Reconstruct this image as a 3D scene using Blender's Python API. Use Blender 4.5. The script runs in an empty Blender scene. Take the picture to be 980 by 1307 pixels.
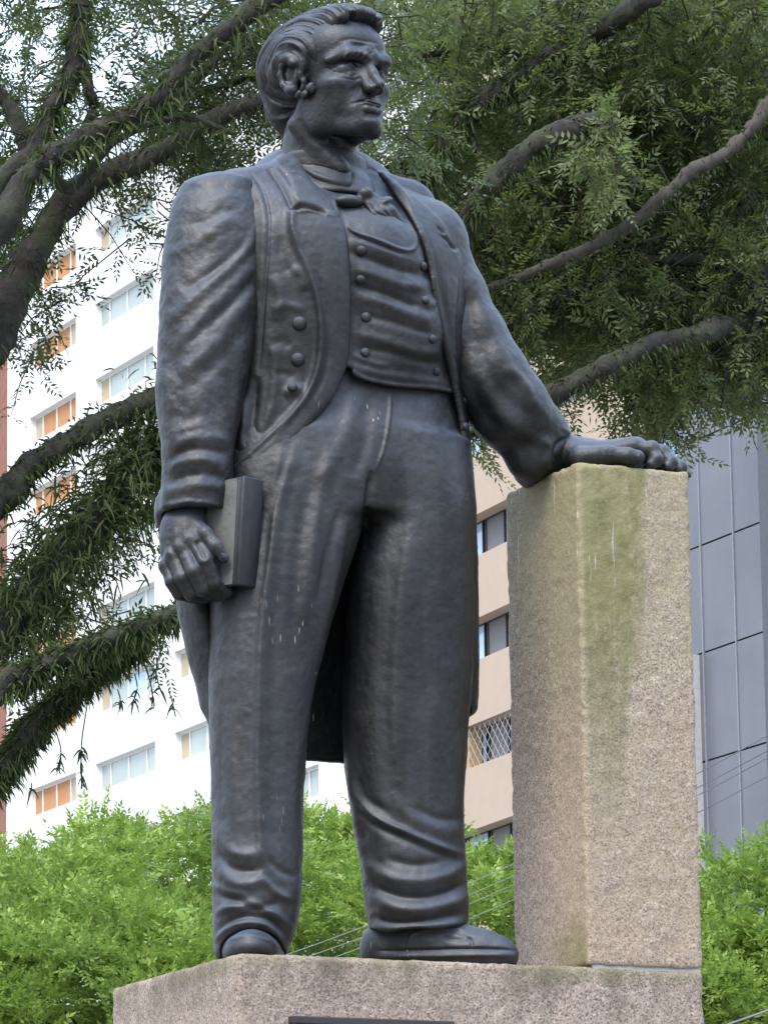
import bpy, bmesh, math, random, time
import numpy as np
from mathutils import Vector, Matrix
T0 = time.time()
R_ = math.radians
D = bpy.data
SC = bpy.context.scene
COL = SC.collection

# ------------------------------------------------------------------ camera
CAM = Vector((0, 0, 1.6)); PITCH = math.atan(1286/6000); ROLL = .0145; FPX = 6000.0
Fv = Vector((0, math.cos(PITCH), math.sin(PITCH)))
R0 = Vector((1, 0, 0)); U0 = Vector((0, -math.sin(PITCH), math.cos(PITCH)))
Rv = R0*math.cos(ROLL) - U0*math.sin(ROLL)
Uv = U0*math.cos(ROLL) + R0*math.sin(ROLL)
cd = D.cameras.new('camera'); cam = D.objects.new('camera', cd); COL.objects.link(cam)
cd.sensor_fit = 'HORIZONTAL'; cd.sensor_width = 36; cd.lens = 36*FPX/980
cd.clip_start = .5; cd.clip_end = 3000
cam.matrix_world = Matrix(((Rv.x, Uv.x, -Fv.x, CAM.x), (Rv.y, Uv.y, -Fv.y, CAM.y), (Rv.z, Uv.z, -Fv.z, CAM.z), (0, 0, 0, 1)))
SC.camera = cam

# ------------------------------------------------------------------ light
SUN_EL, SUN_AZ = 54, -154       # azimuth clockwise from +Y (the view direction)
w = D.worlds.new('World'); SC.world = w; w.use_nodes = True
nt = w.node_tree; nt.nodes.clear()
wo = nt.nodes.new('ShaderNodeOutputWorld'); bg = nt.nodes.new('ShaderNodeBackground')
sky = nt.nodes.new('ShaderNodeTexSky'); sky.sky_type = 'NISHITA'; sky.sun_disc = False
sky.sun_elevation = R_(SUN_EL); sky.sun_rotation = R_(SUN_AZ); sky.dust_density = 3; sky.air_density = 1.0
mixw = nt.nodes.new('ShaderNodeMix'); mixw.data_type = 'RGBA'
mixw.inputs[0].default_value = .68
gc = nt.nodes.new('ShaderNodeTexCoord'); gs = nt.nodes.new('ShaderNodeSeparateXYZ'); gr = nt.nodes.new('ShaderNodeValToRGB')   # hazy cloud veil, brighter overhead
nt.links.new(gc.outputs['Generated'], gs.inputs[0]); nt.links.new(gs.outputs[2], gr.inputs[0]); nt.links.new(gr.outputs[0], mixw.inputs[7])
gr.color_ramp.elements[0].color = (6.6, 7.0, 7.7, 1); gr.color_ramp.elements[1].color = (10.2, 13.2, 18.5, 1)
nt.links.new(sky.outputs[0], mixw.inputs[6]); nt.links.new(mixw.outputs[2], bg.inputs[0])
bg.inputs[1].default_value = .14
nt.links.new(bg.outputs[0], wo.inputs[0])
sl = D.lights.new('sun', 'SUN'); sl.energy = 2.0; sl.angle = R_(26); sl.color = (1, .90, .76)
so = D.objects.new('sun', sl); COL.objects.link(so)
az, el = R_(SUN_AZ), R_(SUN_EL)
sdir = Vector((math.sin(az)*math.cos(el), math.cos(az)*math.cos(el), math.sin(el)))
so.rotation_euler = sdir.to_track_quat('Z', 'Y').to_euler(); so.location = sdir*60
SC.view_settings.view_transform = 'Standard'; SC.view_settings.look = 'None'
SC.view_settings.exposure = .82; SC.view_settings.gamma = 1

# ------------------------------------------------------------------ helpers
def P(px, py, Y):
    """the world point at depth Y (metres in front of the camera) seen at photo pixel px, py"""
    d = Fv*FPX + Rv*(px-490) + Uv*(653.5-py)
    return CAM + d*(Y/d.y)
def proj(V):
    """(N,3) world -> photo pixels"""
    d = V - np.array(CAM)
    f = d@np.array(Fv); return 490+FPX*(d@np.array(Rv))/f, 653.5-FPX*(d@np.array(Uv))/f
def link(name, me, mat=None, parent=None):
    o = D.objects.new(name, me); COL.objects.link(o)
    if mat and not me.materials: me.materials.append(mat)
    if parent: o.parent = parent
    return o
def tag(o, label=None, cat=None, group=None, kind=None):
    for k, v in (('label', label), ('category', cat), ('group', group), ('kind', kind)):
        if v: o[k] = v
    return o
def thing(name, label, cat, loc=(0, 0, 0), group=None):
    o = D.objects.new(name, None); COL.objects.link(o); o.location = loc; o.empty_display_size = .2
    return tag(o, label, cat, group)
def mesh_np(name, V, Q, smooth=True):
    me = D.meshes.new(name); n = len(V); k = Q.shape[1]
    me.vertices.add(n); me.vertices.foreach_set('co', np.ascontiguousarray(V, dtype=np.float32).ravel())
    me.loops.add(Q.size); me.loops.foreach_set('vertex_index', np.ascontiguousarray(Q, dtype=np.int32).ravel())
    me.polygons.add(len(Q)); me.polygons.foreach_set('loop_start', np.arange(0, Q.size, k, dtype=np.int32))
    me.update(calc_edges=True)
    me.polygons.foreach_set('use_smooth', np.full(len(Q), smooth)); return me
class MB:
    def __init__(s): s.v = []; s.f = []
    def hexa(s, p):      # 8 points: bottom ring 0-3, top ring 4-7
        b = len(s.v); s.v += [tuple(q) for q in p]
        s.f += [tuple(b+i for i in q) for q in ((0, 3, 2, 1), (4, 5, 6, 7), (0, 1, 5, 4), (1, 2, 6, 5), (2, 3, 7, 6), (3, 0, 4, 7))]
    def obox(s, o, a, b, c, x0, x1, y0, y1, z0, z1):
        q = lambda x, y, z: o+a*x+b*y+c*z
        s.hexa([q(x0, y0, z0), q(x1, y0, z0), q(x1, y1, z0), q(x0, y1, z0), q(x0, y0, z1), q(x1, y0, z1), q(x1, y1, z1), q(x0, y1, z1)])
    def build(s, name, mat, parent=None, bevel=0, smooth=False, seg=2):
        me = D.meshes.new(name); me.from_pydata(s.v, [], s.f)
        bm = bmesh.new(); bm.from_mesh(me)
        bmesh.ops.recalc_face_normals(bm, faces=bm.faces)
        if bevel: bmesh.ops.bevel(bm, geom=bm.edges[:], offset=bevel, segments=seg, affect='EDGES', profile=.5)
        bm.to_mesh(me); bm.free()
        if smooth: me.polygons.foreach_set('use_smooth', [True]*len(me.polygons))
        return link(name, me, mat, parent)

# ------------------------------------------------------------------ implicit-surface modelling (numpy grids)
class Field:
    def __init__(s, lo, hi, h):
        s.h = h; s.lo = np.array(lo, float); s.n = np.ceil((np.array(hi)-s.lo)/h).astype(int)+1
        s.d = np.full(s.n, .3, np.float32)
    def box(s, c0, c1):
        i0 = np.clip(np.floor((np.minimum(c0, c1)-s.lo)/s.h).astype(int), 0, s.n); i1 = np.clip(np.ceil((np.maximum(c0, c1)-s.lo)/s.h).astype(int)+1, 0, s.n)
        if np.any(i1 <= i0): return None, None
        ax = [(s.lo[k]+np.arange(i0[k], i1[k])*s.h).astype(np.float32) for k in range(3)]
        return tuple(slice(a, b) for a, b in zip(i0, i1)), np.meshgrid(*ax, indexing='ij', sparse=True)
    def put(s, sl, d, k, op):
        if sl is None: return
        a = s.d[sl]
        if op == 'sub': d = -d; 
        if op in ('sub', 'and'):
            if k > 0:
                hh = np.clip(.5-.5*(a-d)/k, 0, 1); s.d[sl] = a*(1-hh)+d*hh+k*hh*(1-hh)
            else: s.d[sl] = np.maximum(a, d)
        else:
            if k > 0:
                hh = np.clip(.5+.5*(a-d)/k, 0, 1); s.d[sl] = a*(1-hh)+d*hh-k*hh*(1-hh)
            else: s.d[sl] = np.minimum(a, d)
    def ell(s, c, r, R=None, k=.01, op='add'):
        c = np.array(c, float); r = np.array([r]*3 if np.isscalar(r) else r, float); m = r.max()+k+3*s.h
        sl, X = s.box(c-m, c+m)
        if sl is None: return
        q = [X[i]-c[i] for i in range(3)]
        if R is not None: q = [q[0]*R[i][0]+q[1]*R[i][1]+q[2]*R[i][2] for i in range(3)]   # rows of R = local axes
        k0 = np.sqrt((q[0]/r[0])**2+(q[1]/r[1])**2+(q[2]/r[2])**2); k1 = np.sqrt((q[0]/r[0]**2)**2+(q[1]/r[1]**2)**2+(q[2]/r[2]**2)**2)
        s.put(sl, np.clip(k0*(k0-1)/np.maximum(k1, 1e-6), -.3, .3), k, op)
    def cap(s, a, b, ra, rb=None, k=.01, op='add'):
        rb = ra if rb is None else rb; a = np.array(a, float); b = np.array(b, float); m = max(ra, rb)+k+3*s.h
        sl, X = s.box(np.minimum(a, b)-m, np.maximum(a, b)+m)
        if sl is None: return
        ab = b-a; q = [X[i]-a[i] for i in range(3)]
        t = np.clip((q[0]*ab[0]+q[1]*ab[1]+q[2]*ab[2])/max(ab@ab, 1e-9), 0, 1)
        s.put(sl, np.sqrt((q[0]-t*ab[0])**2+(q[1]-t*ab[1])**2+(q[2]-t*ab[2])**2)-(ra+(rb-ra)*t), k, op)
    def chain(s, pts, rs, k=.01, op='add'):
        for i in range(len(pts)-1): s.cap(pts[i], pts[i+1], rs[i], rs[i+1], k, op)
    def rbox(s, c, half, R, rad, k=.01, op='add'):
        c = np.array(c, float); m = np.linalg.norm(half)+k+3*s.h
        sl, X = s.box(c-m, c+m)
        if sl is None: return
        q = [X[i]-c[i] for i in range(3)]
        q = [np.abs(q[0]*R[i][0]+q[1]*R[i][1]+q[2]*R[i][2])-(half[i]-rad) for i in range(3)]
        d = np.sqrt(np.maximum(q[0], 0)**2+np.maximum(q[1], 0)**2+np.maximum(q[2], 0)**2)+np.minimum(np.maximum(np.maximum(q[0], q[1]), q[2]), 0)-rad
        s.put(sl, d, k, op)
    def loft(s, lev, phi=0., k=.02, op='add', ex=2., grow=0., shear=None):
        """levels (py, x left, x right, depth, half thickness) read off the photo and stood in space; phi turns the ellipse"""
        Z = []; CX = []; CY = []; A = []; B = []
        for py, xl, xr, yc, b in lev:
            p = P((xl+xr)/2, py, yc); sc = (P(xr, py, yc)-P(xl, py, yc)).length/2
            b += grow; sc += grow
            a = math.sqrt(max(sc**2-(b*math.sin(phi))**2, 1e-4))/math.cos(phi)
            Z.append(p.z); CX.append(p.x); CY.append(yc); A.append(a); B.append(b)
        o = np.argsort(Z); Z, CX, CY, A, B = (np.array(v)[o] for v in (Z, CX, CY, A, B))
        m = max(A.max(), B.max())+k+3*s.h
        sl, X = s.box((CX.min()-m, CY.min()-m, Z[0]-k-.03), (CX.max()+m, CY.max()+m, Z[-1]+k+.03))
        if sl is None: return
        z = X[2].ravel(); it = lambda v: smooth_interp(z, Z, v)[None, None, :]
        cx, cy, aa, bb = it(CX), it(CY), it(A), it(B)
        x = X[0]-cx; y = X[1]-cy
        u = x*math.cos(phi)+y*math.sin(phi); v = -x*math.sin(phi)+y*math.cos(phi)
        u = np.abs(u); v = np.abs(v)
        if ex == 2.:
            k0 = np.sqrt((u/aa)**2+(v/bb)**2); k1 = np.sqrt((u/aa**2)**2+(v/bb**2)**2); d = k0*(k0-1)/np.maximum(k1, 1e-6)
        else:
            k0 = ((u/aa)**ex+(v/bb)**ex)**(1/ex); d = (k0-1)*np.minimum(aa, bb)*.95
        zz = X[2]; dz = np.maximum(Z[0]-zz, zz-Z[-1])
        kk = .02; hh = np.clip(.5-.5*(d-dz)/kk, 0, 1); d = d*(1-hh)+dz*hh+kk*hh*(1-hh)
        s.put(sl, np.clip(d, -.3, .3), k, op)
    def mesh(s):
        d = s.d; I = d < 0; n = s.n
        nd = [d[:-1], d[1:]]
        corner = lambda a, i, j, k: a[i:n[0]-1+i, j:n[1]-1+j, k:n[2]-1+k]
        cnt = np.zeros(n-1, np.int8)
        for i in (0, 1):
            for j in (0, 1):
                for k in (0, 1): cnt += corner(I, i, j, k)
        act = (cnt > 0) & (cnt < 8); idx = np.argwhere(act); ids = np.full(n-1, -1, np.int32); ids[act] = np.arange(len(idx))
        cv = {(i, j, k): d[idx[:, 0]+i, idx[:, 1]+j, idx[:, 2]+k] for i in (0, 1) for j in (0, 1) for k in (0, 1)}
        acc = np.zeros((len(idx), 3)); c = np.zeros(len(idx))
        for a in cv:
            for ax in range(3):
                if a[ax] == 0:
                    b = list(a); b[ax] = 1; b = tuple(b); va, vb = cv[a], cv[b]
                    m = (va < 0) != (vb < 0); t = np.where(m, va/np.where(m, va-vb, 1), 0)
                    p = np.array(a, float)[None].repeat(len(idx), 0); p[:, ax] += t
                    acc += p*m[:, None]; c += m
        V = (idx+acc/np.maximum(c, 1)[:, None])*s.h+s.lo
        Q = []
        for ax in range(3):
            o1, o2 = [(1, 2), (2, 0), (0, 1)][ax]
            a = [slice(None)]*3; b = [slice(None)]*3; a[ax] = slice(0, -1); b[ax] = slice(1, None)
            ch = I[tuple(a)] != I[tuple(b)]; e = np.argwhere(ch); ok = (e[:, o1] > 0) & (e[:, o2] > 0) & (e[:, o1] < n[o1]-1) & (e[:, o2] < n[o2]-1); e = e[ok]
            ins = I[tuple(e.T)]
            def at(u, v):
                g = e.copy(); g[:, o1] -= u; g[:, o2] -= v; return ids[tuple(g.T)]
            q = np.stack([at(1, 1), at(0, 1), at(0, 0), at(1, 0)], 1); q[~ins] = q[~ins][:, ::-1]; Q.append(q)
        Q = np.concatenate(Q); Q = Q[(Q >= 0).all(1)]
        return V, Q
def smooth_interp(z, Z, v):
    """monotone-ish cubic through the levels"""
    m = np.gradient(v, Z) if len(Z) > 2 else np.full(2, (v[1]-v[0])/(Z[1]-Z[0]))
    i = np.clip(np.searchsorted(Z, z)-1, 0, len(Z)-2); h = Z[i+1]-Z[i]; t = np.clip((z-Z[i])/h, 0, 1)
    return ((2*t**3-3*t**2+1)*v[i]+(t**3-2*t**2+t)*h*m[i]+(-2*t**3+3*t**2)*v[i+1]+(t**3-t**2)*h*m[i+1]).astype(np.float32)
def normals(V, Q):
    n = np.cross(V[Q[:, 2]]-V[Q[:, 0]], V[Q[:, 3]]-V[Q[:, 1]]); N = np.zeros_like(V)
    for k in range(4):
        for c in range(3): N[:, c] += np.bincount(Q[:, k], n[:, c], len(V))
    return N/np.maximum(np.linalg.norm(N, axis=1), 1e-12)[:, None]
def relax(V, Q, it=2, lam=.5):
    E = np.concatenate([Q[:, [0, 1]], Q[:, [1, 2]], Q[:, [2, 3]], Q[:, [3, 0]]]); deg = np.bincount(E.ravel(), minlength=len(V))
    for _ in range(it):
        S = np.stack([np.bincount(E[:, 0], V[E[:, 1], c], len(V))+np.bincount(E[:, 1], V[E[:, 0], c], len(V)) for c in range(3)], 1)
        V = V+lam*(S/np.maximum(deg, 1)[:, None]-V)
    return V
def pline_dist(u, v, pts):
    best = np.full(u.shape, 1e9); side = np.zeros(u.shape); tt = np.zeros(u.shape); L = len(pts)-1
    for i in range(L):
        ax, ay = pts[i][:2]; bx, by = pts[i+1][:2]; dx, dy = bx-ax, by-ay
        t = np.clip(((u-ax)*dx+(v-ay)*dy)/(dx*dx+dy*dy), 0, 1); d = np.hypot(u-ax-t*dx, v-ay-t*dy); m = d < best
        best[m] = d[m]; side[m] = np.sign((u-ax)*dy-(v-ay)*dx)[m]; tt[m] = (i+t[m])/L
    return best, side, tt
def curve(pts, n=6):
    """Catmull-Rom through points"""
    p = np.array(pts, float); out = []
    p = np.vstack([2*p[0]-p[1], p, 2*p[-1]-p[-2]])
    for i in range(1, len(p)-2):
        for t in np.linspace(0, 1, n, endpoint=False):
            out.append(.5*((2*p[i])+(-p[i-1]+p[i+1])*t+(2*p[i-1]-5*p[i]+4*p[i+1]-p[i+2])*t*t+(-p[i-1]+3*p[i]-3*p[i+1]+p[i+2])*t**3))
    out.append(p[-2]); return out
class Sculpt:
    """clay strokes on a meshed field; strokes are drawn in the front view"""
    def __init__(s, fld, rel=2, mat=None):
        s.V, s.Q = fld.mesh(); s.V = relax(s.V, s.Q, rel); s.N = normals(s.V, s.Q); s.u, s.v = proj(s.V); s.disp = np.zeros(len(s.V))
        s.face = np.clip(-(s.N@np.array(Fv))*3+.3, 0, 1)
    def stroke(s, pts, r, amp, r2=None, taper=True, n=5):
        """ridge (amp>0, metres) or groove; r pixels; r2 = radius on the left-hand side of travel"""
        pts = curve(pts, n); m = (s.u > min(p[0] for p in pts)-4*r) & (s.u < max(p[0] for p in pts)+4*r) & (s.v > min(p[1] for p in pts)-4*r) & (s.v < max(p[1] for p in pts)+4*r)
        if not m.any(): return s
        d, sd, t = pline_dist(s.u[m], s.v[m], pts); rr = np.where(sd > 0, r2 or r, r)
        a = amp*np.exp(-(d/rr)**2)
        if taper: a = a*np.clip(np.minimum(t, 1-t)*5, 0, 1)**.7
        s.disp[m] += a*s.face[m]; return s
    def step(s, pts, h, soft=2.5, far=30, taper=False):
        """an edge: surface raised by h on the right-hand side of travel, fading out over `far` pixels"""
        pts = curve(pts, 5); d, sd, t = pline_dist(s.u, s.v, pts); q = -d*sd
        a = h*(1/(1+np.exp(-q/soft*2.2)))*np.exp(-(np.maximum(q, 0)/far)**2)
        a = a*((t > .001) & (t < .999) | (d < far*.3)) 
        if taper: a = a*np.clip(np.minimum(t, 1-t)*6, 0, 1)
        s.disp += a*s.face; return s
    def poly(s, pts, h, soft=2.5, cur=True):
        q = curve(list(pts)+[pts[0]], 4) if cur else list(pts)+[pts[0]]
        d, _, _ = pline_dist(s.u, s.v, q); ins = np.zeros(len(s.u), bool)
        for i in range(len(q)-1):
            (ax, ay), (bx, by) = q[i][:2], q[i+1][:2]
            c = ((ay > s.v) != (by > s.v)); 
            with np.errstate(divide='ignore', invalid='ignore'): c &= s.u < (bx-ax)*(s.v-ay)/(by-ay)+ax
            ins ^= c
        sd = np.where(ins, d, -d); s.disp += h/(1+np.exp(-sd/soft*2.2))*s.face; return s
    def noise(s, amp, sc, seed=0, strv=(1, 1, 1), oct=3):
        s.disp += amp*fbm(s.V*np.array(strv)/sc, seed, oct); return s
    def apply(s): s.V = s.V+s.N*s.disp[:, None]; s.disp[:] = 0; s.N = normals(s.V, s.Q); s.u, s.v = proj(s.V); return s
    def done(s, name, mat, parent): s.apply(); return link(name, mesh_np(name, s.V, s.Q), mat, parent)
def fbm(X, seed=0, octv=3):
    rng = np.random.RandomState(seed); T = rng.rand(32, 32, 32).astype(np.float32)*2-1; out = 0; a = 1
    for o in range(octv):
        q = X*(2**o)+o*7.3; i = np.floor(q).astype(int); f = q-i; f = f*f*(3-2*f); i &= 31; j = (i+1) & 31
        g = lambda A, B, C: T[A[:, 0], B[:, 1], C[:, 2]]
        x0 = g(i, i, i)*(1-f[:, 0])+g(j, i, i)*f[:, 0]; x1 = g(i, j, i)*(1-f[:, 0])+g(j, j, i)*f[:, 0]
        y0 = g(i, i, j)*(1-f[:, 0])+g(j, i, j)*f[:, 0]; y1 = g(i, j, j)*(1-f[:, 0])+g(j, j, j)*f[:, 0]
        out = out+a*((x0*(1-f[:, 1])+x1*f[:, 1])*(1-f[:, 2])+(y0*(1-f[:, 1])+y1*f[:, 1])*f[:, 2]); a *= .5
    return out

# ------------------------------------------------------------------ material helpers
def material(name):
    m = D.materials.new(name); m.use_nodes = True; t = m.node_tree; b = t.nodes['Principled BSDF']; return m, t, b
def nd(t, kind, **kw):
    n = t.nodes.new(kind)
    for k, v in kw.items():
        if k in ('noise_dimensions', 'data_type', 'blend_type', 'feature', 'operation', 'wave_type', 'bands_direction', 'interpolation_type'): setattr(n, k, v)
        else: n.inputs[k.replace('_', ' ')].default_value = v
    return n
def noise(t, scale, detail=4, rough=.55, vec=None, dist=0):
    n = nd(t, 'ShaderNodeTexNoise', Scale=scale, Detail=detail, Roughness=rough, Distortion=dist)
    if vec: t.links.new(vec, n.inputs['Vector'])
    return n.outputs[0]
def obj_co(t, scale=(1, 1, 1), loc=(0, 0, 0)):
    c = t.nodes.new('ShaderNodeTexCoord'); m = t.nodes.new('ShaderNodeMapping'); m.inputs['Scale'].default_value = scale; m.inputs['Location'].default_value = loc
    t.links.new(c.outputs['Object'], m.inputs[0]); return m.outputs[0]
def ramp(t, fac, stops):
    r = t.nodes.new('ShaderNodeValToRGB'); t.links.new(fac, r.inputs[0]); e = r.color_ramp.elements
    while len(e) < len(stops): e.new(.5)
    for q, (p, c) in zip(e, stops):
        q.position = p; q.color = (c, c, c, 1) if np.isscalar(c) else (*c, 1)
    return r.outputs[0]
def mix(t, fac, a, b, mode='MIX'):
    m = nd(t, 'ShaderNodeMix', data_type='RGBA', blend_type=mode)
    for i, v in ((0, fac), (6, a), (7, b)):
        if hasattr(v, 'links'): t.links.new(v, m.inputs[i])
        elif np.isscalar(v): m.inputs[i].default_value = v
        else: m.inputs[i].default_value = (*v, 1)
    return m.outputs[2]
def mth(t, op, a, b=0, clamp=False):
    m = nd(t, 'ShaderNodeMath', operation=op); m.use_clamp = clamp
    for i, v in ((0, a), (1, b)):
        if hasattr(v, 'links'): t.links.new(v, m.inputs[i])
        else: m.inputs[i].default_value = v
    return m.outputs[0]
def bump(t, b, h, strength=.3, dist=.01):
    n = nd(t, 'ShaderNodeBump', Strength=strength, Distance=dist); t.links.new(h, n.inputs['Height']); t.links.new(n.outputs[0], b.inputs['Normal'])
def simple(name, col, rough=.6, var=.15, scale=8, metal=0, bmp=0):
    m, t, b = material(name); v = obj_co(t); n = noise(t, scale, 5, .6, v)
    c = ramp(t, n, [(.25, tuple(x*(1-var) for x in col)), (.75, tuple(min(1, x*(1+var)) for x in col))])
    t.links.new(c, b.inputs['Base Color']); b.inputs['Roughness'].default_value = rough; b.inputs['Metallic'].default_value = metal
    if bmp: bump(t, b, n, bmp, .01)
    return m
# weathered bronze
bronze, t, b = material('weathered_bronze')
v = obj_co(t); vs = obj_co(t, (1, 1, .12))
n1 = noise(t, 5, 5, .6, v); n2 = noise(t, 38, 6, .65, v); n3 = noise(t, 14, 4, .6, vs)
c = ramp(t, n1, [(.3, (.0045, .0043, .0042)), (.55, (.0090, .0087, .0084)), (.75, (.019, .0187, .0185))])
c = mix(t, ramp(t, n3, [(.45, 0.), (.7, .5)]), c, (.036, .038, .044))
c = mix(t, ramp(t, noise(t, 9, 4, .7, v), [(.58, 0.), (.72, .35)]), c, (.032, .026, .019))
# pale blue-grey skylight painted into the colour of upward-facing surfaces, broken by noise
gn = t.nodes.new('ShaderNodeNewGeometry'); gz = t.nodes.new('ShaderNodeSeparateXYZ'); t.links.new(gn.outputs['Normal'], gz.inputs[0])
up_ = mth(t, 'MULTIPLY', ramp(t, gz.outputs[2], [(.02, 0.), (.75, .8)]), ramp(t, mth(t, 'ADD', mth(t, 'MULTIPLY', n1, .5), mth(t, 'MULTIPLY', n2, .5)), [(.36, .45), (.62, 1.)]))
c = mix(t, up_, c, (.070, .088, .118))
# bird droppings and lime runs: thin broken vertical marks
dv = obj_co(t, (82, 82, 12)); vo = nd(t, 'ShaderNodeTexVoronoi', Scale=1.); t.links.new(dv, vo.inputs['Vector'])
dm = mth(t, 'MULTIPLY', ramp(t, vo.outputs['Distance'], [(.10, 1.), (.17, 0.)]), ramp(t, noise(t, 2.6, 3, .5, v), [(.57, 0.), (.67, 1.)]))
dm = mth(t, 'MULTIPLY', dm, ramp(t, noise(t, 11, 2, .5, obj_co(t, (1, 1, .5), (3, 1, 2))), [(.5, 0.), (.6, 1.)]))
c = mix(t, mth(t, 'MULTIPLY', dm, .7), c, (.55, .55, .52))
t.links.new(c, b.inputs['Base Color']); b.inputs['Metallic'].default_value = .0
t.links.new(ramp(t, n2, [(.3, .40), (.7, .60)]), b.inputs['Roughness'])
b.inputs['Specular IOR Level'].default_value = .50
bump(t, b, mth(t, 'ADD', mth(t, 'MULTIPLY', n2, .8), noise(t, 150, 4, .7, v)), .36, .0028)

# ------------------------------------------------------------------ statue frame
E1 = Vector((math.cos(R_(25.5)), math.sin(R_(25.5)), 0))       # along the pedestal front, to the right and away
E2 = Vector((-math.sin(R_(25.5)), math.cos(R_(25.5)), 0))      # along the pedestal side, to the left and away
PHI = R_(25.5); ZP = 2.994; PXM = .00205
statue = thing('bronze_statue', 'dark bronze statue of a standing man in tailcoat holding a book, hand on granite pillar', 'statue')
ORG = P(440, 1216, 12.12); ORG.z = ZP; statue.location = ORG
def under(o): o.parent = statue; o.matrix_parent_inverse = Matrix.Translation(-ORG); return o

# ---- head
HS = .383; HO = np.array(P(423, 188, 12.15)); yw = R_(40); tl = R_(0)
hf = np.array((math.sin(yw), -math.cos(yw), 0)); hl = np.array((math.cos(yw), math.sin(yw), 0)); hu = np.array((0, 0, 1.))
def H(f, l, u): return HO+HS*(f*hf+l*hl+u*hu)
RH = np.array([hf, hl, hu])
def rotH(ax, deg, R=None):
    """head frame turned about head axis ax (0 f, 1 l, 2 u)"""
    a = R_(deg); c, s_ = math.cos(a), math.sin(a); M = np.eye(3); i, j = [(1, 2), (2, 0), (0, 1)][ax]; M[i, i] = c; M[i, j] = s_; M[j, i] = -s_; M[j, j] = c
    return M@(RH if R is None else R)
hd = Field(H(0, 0, .45)-np.array((.33, .30, .36)), H(0, 0, .45)+np.array((.33, .30, .30)), .0021)
def he(f, l, u, rf, rl, ru, k=.02, op='add', R=None):
    for sg in ((1, -1) if l else (1,)):
        Rr = RH if R is None else rotH(*(R[0], R[1]*(sg if R[0] != 1 else 1)))
        hd.ell(H(f, l*sg, u), np.array((rf, rl, ru))*HS, Rr, k*HS, op)
def hc(a, b, ra, rb, k=.02, op='add'):
    for sg in ((1, -1) if (a[1] or b[1]) else (1,)):
        hd.cap(H(a[0], a[1]*sg, a[2]), H(b[0], b[1]*sg, b[2]), ra*HS, rb*HS, k*HS, op)
he(-.04, 0, .62, .43, .345, .33)                      # skull
he(.17, 0, .66, .26, .285, .22, .08)                   # forehead
he(.13, 0, .37, .28, .252, .30, .10)                  # face block
hc((-.01, .205, .25), (.07, .172, .125), .068, .056, .09)      # jaw angle
hc((.07, .172, .125), (.36, .08, .055), .056, .068, .10)      # jaw line
he(.39, 0, .085, .08, .105, .078, .04)                   # chin
he(.435, 0, .075, .04, .062, .042, .04)
he(.13, .165, .26, .18, .08, .15, .08); he(.27, .185, .36, .11, .10, .07, .06)                   # cheekbones
hc((.30, .15, .30), (.36, .10, .17), .06, .055, .08)           # cheeks to mouth
he(.36, 0, .20, .08, .11, .115, .06)                      # muzzle
he(.390, .145, .455, .095, .092, .054, .03, 'sub')          # eye sockets
he(.43, .075, .475, .045, .035, .04, .025, 'sub')
hc((.425, .055, .550), (.40, .17, .568), .027, .026, .05)      # brow ridge
hc((.40, .17, .568), (.29, .265, .520), .026, .012, .07)
hc((.41, .03, .57), (.41, .0, .59), .03, .03, .06)
he(.325, .145, .455, .066, .070, .058, .006)                # eyeballs
hc((.385, .080, .452), (.388, .14, .487), .009, .012, .010); hc((.388, .14, .487), (.315, .222, .450), .012, .009, .010)   # upper lids
hc((.383, .085, .440), (.385, .145, .418), .007, .008, .010); hc((.385, .145, .418), (.315, .220, .440), .008, .007, .010)   # lower lids
he(.34, .13, .385, .05, .07, .025, .05)                    # lower socket pads
hc((.41, 0, .535), (.462, 0, .43), .024, .030, .05); hc((.462, 0, .43), (.530, 0, .345), .027, .028, .045)      # nose
he(.545, 0, .325, .032, .029, .028, .02); hc((.39, .05, .44), (.46, .05, .33), .022, .026, .06)
he(.480, .045, .305, .045, .022, .025, .03)                  # nostril wings
he(.515, .026, .278, .022, .011, .012, .008, 'sub')
hc((.46, 0, .275), (.50, 0, .295), .016, .016, .02)
hc((.470, 0, .208), (.462, .05, .210), .019, .018, .008); hc((.462, .05, .210), (.395, .098, .188), .018, .006, .016)  # upper lip
hc((.462, 0, .160), (.452, .05, .162), .027, .025, .008); hc((.452, .05, .162), (.392, .096, .182), .025, .006, .014)  # lower lip
# ears
for sg in (1, -1):
    A = lambda f, l, u: H(-.02+(f+.03)*.84, sg*(.02+l*.94), .465+(u-.47)*.86)
    Re = rotH(2, 20*sg)
    hd.ell(A(-.03, .325, .46), np.array((.085, .035, .115))*HS, Re, .014)
    rim = [(.045, .335, .50), (.035, .355, .565), (-.02, .378, .595), (-.09, .388, .565), (-.115, .386, .49), (-.09, .372, .40), (-.04, .350, .345), (0, .338, .345), (.015, .33, .38)]
    hd.chain([A(*q) for q in rim], [.018*HS]*6+[.026*HS, .026*HS, .014*HS], .010)
    hd.chain([A(-.045, .352, .55), A(-.07, .355, .49), A(-.05, .35, .41)], [.008*HS]*3, .006)
    hd.cap(A(.005, .36, .50), A(-.015, .36, .43), .024*HS, .024*HS, .012, 'sub')
    hd.ell(A(.040, .325, .435), np.array((.018, .02, .028))*HS, None, .01)
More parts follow.
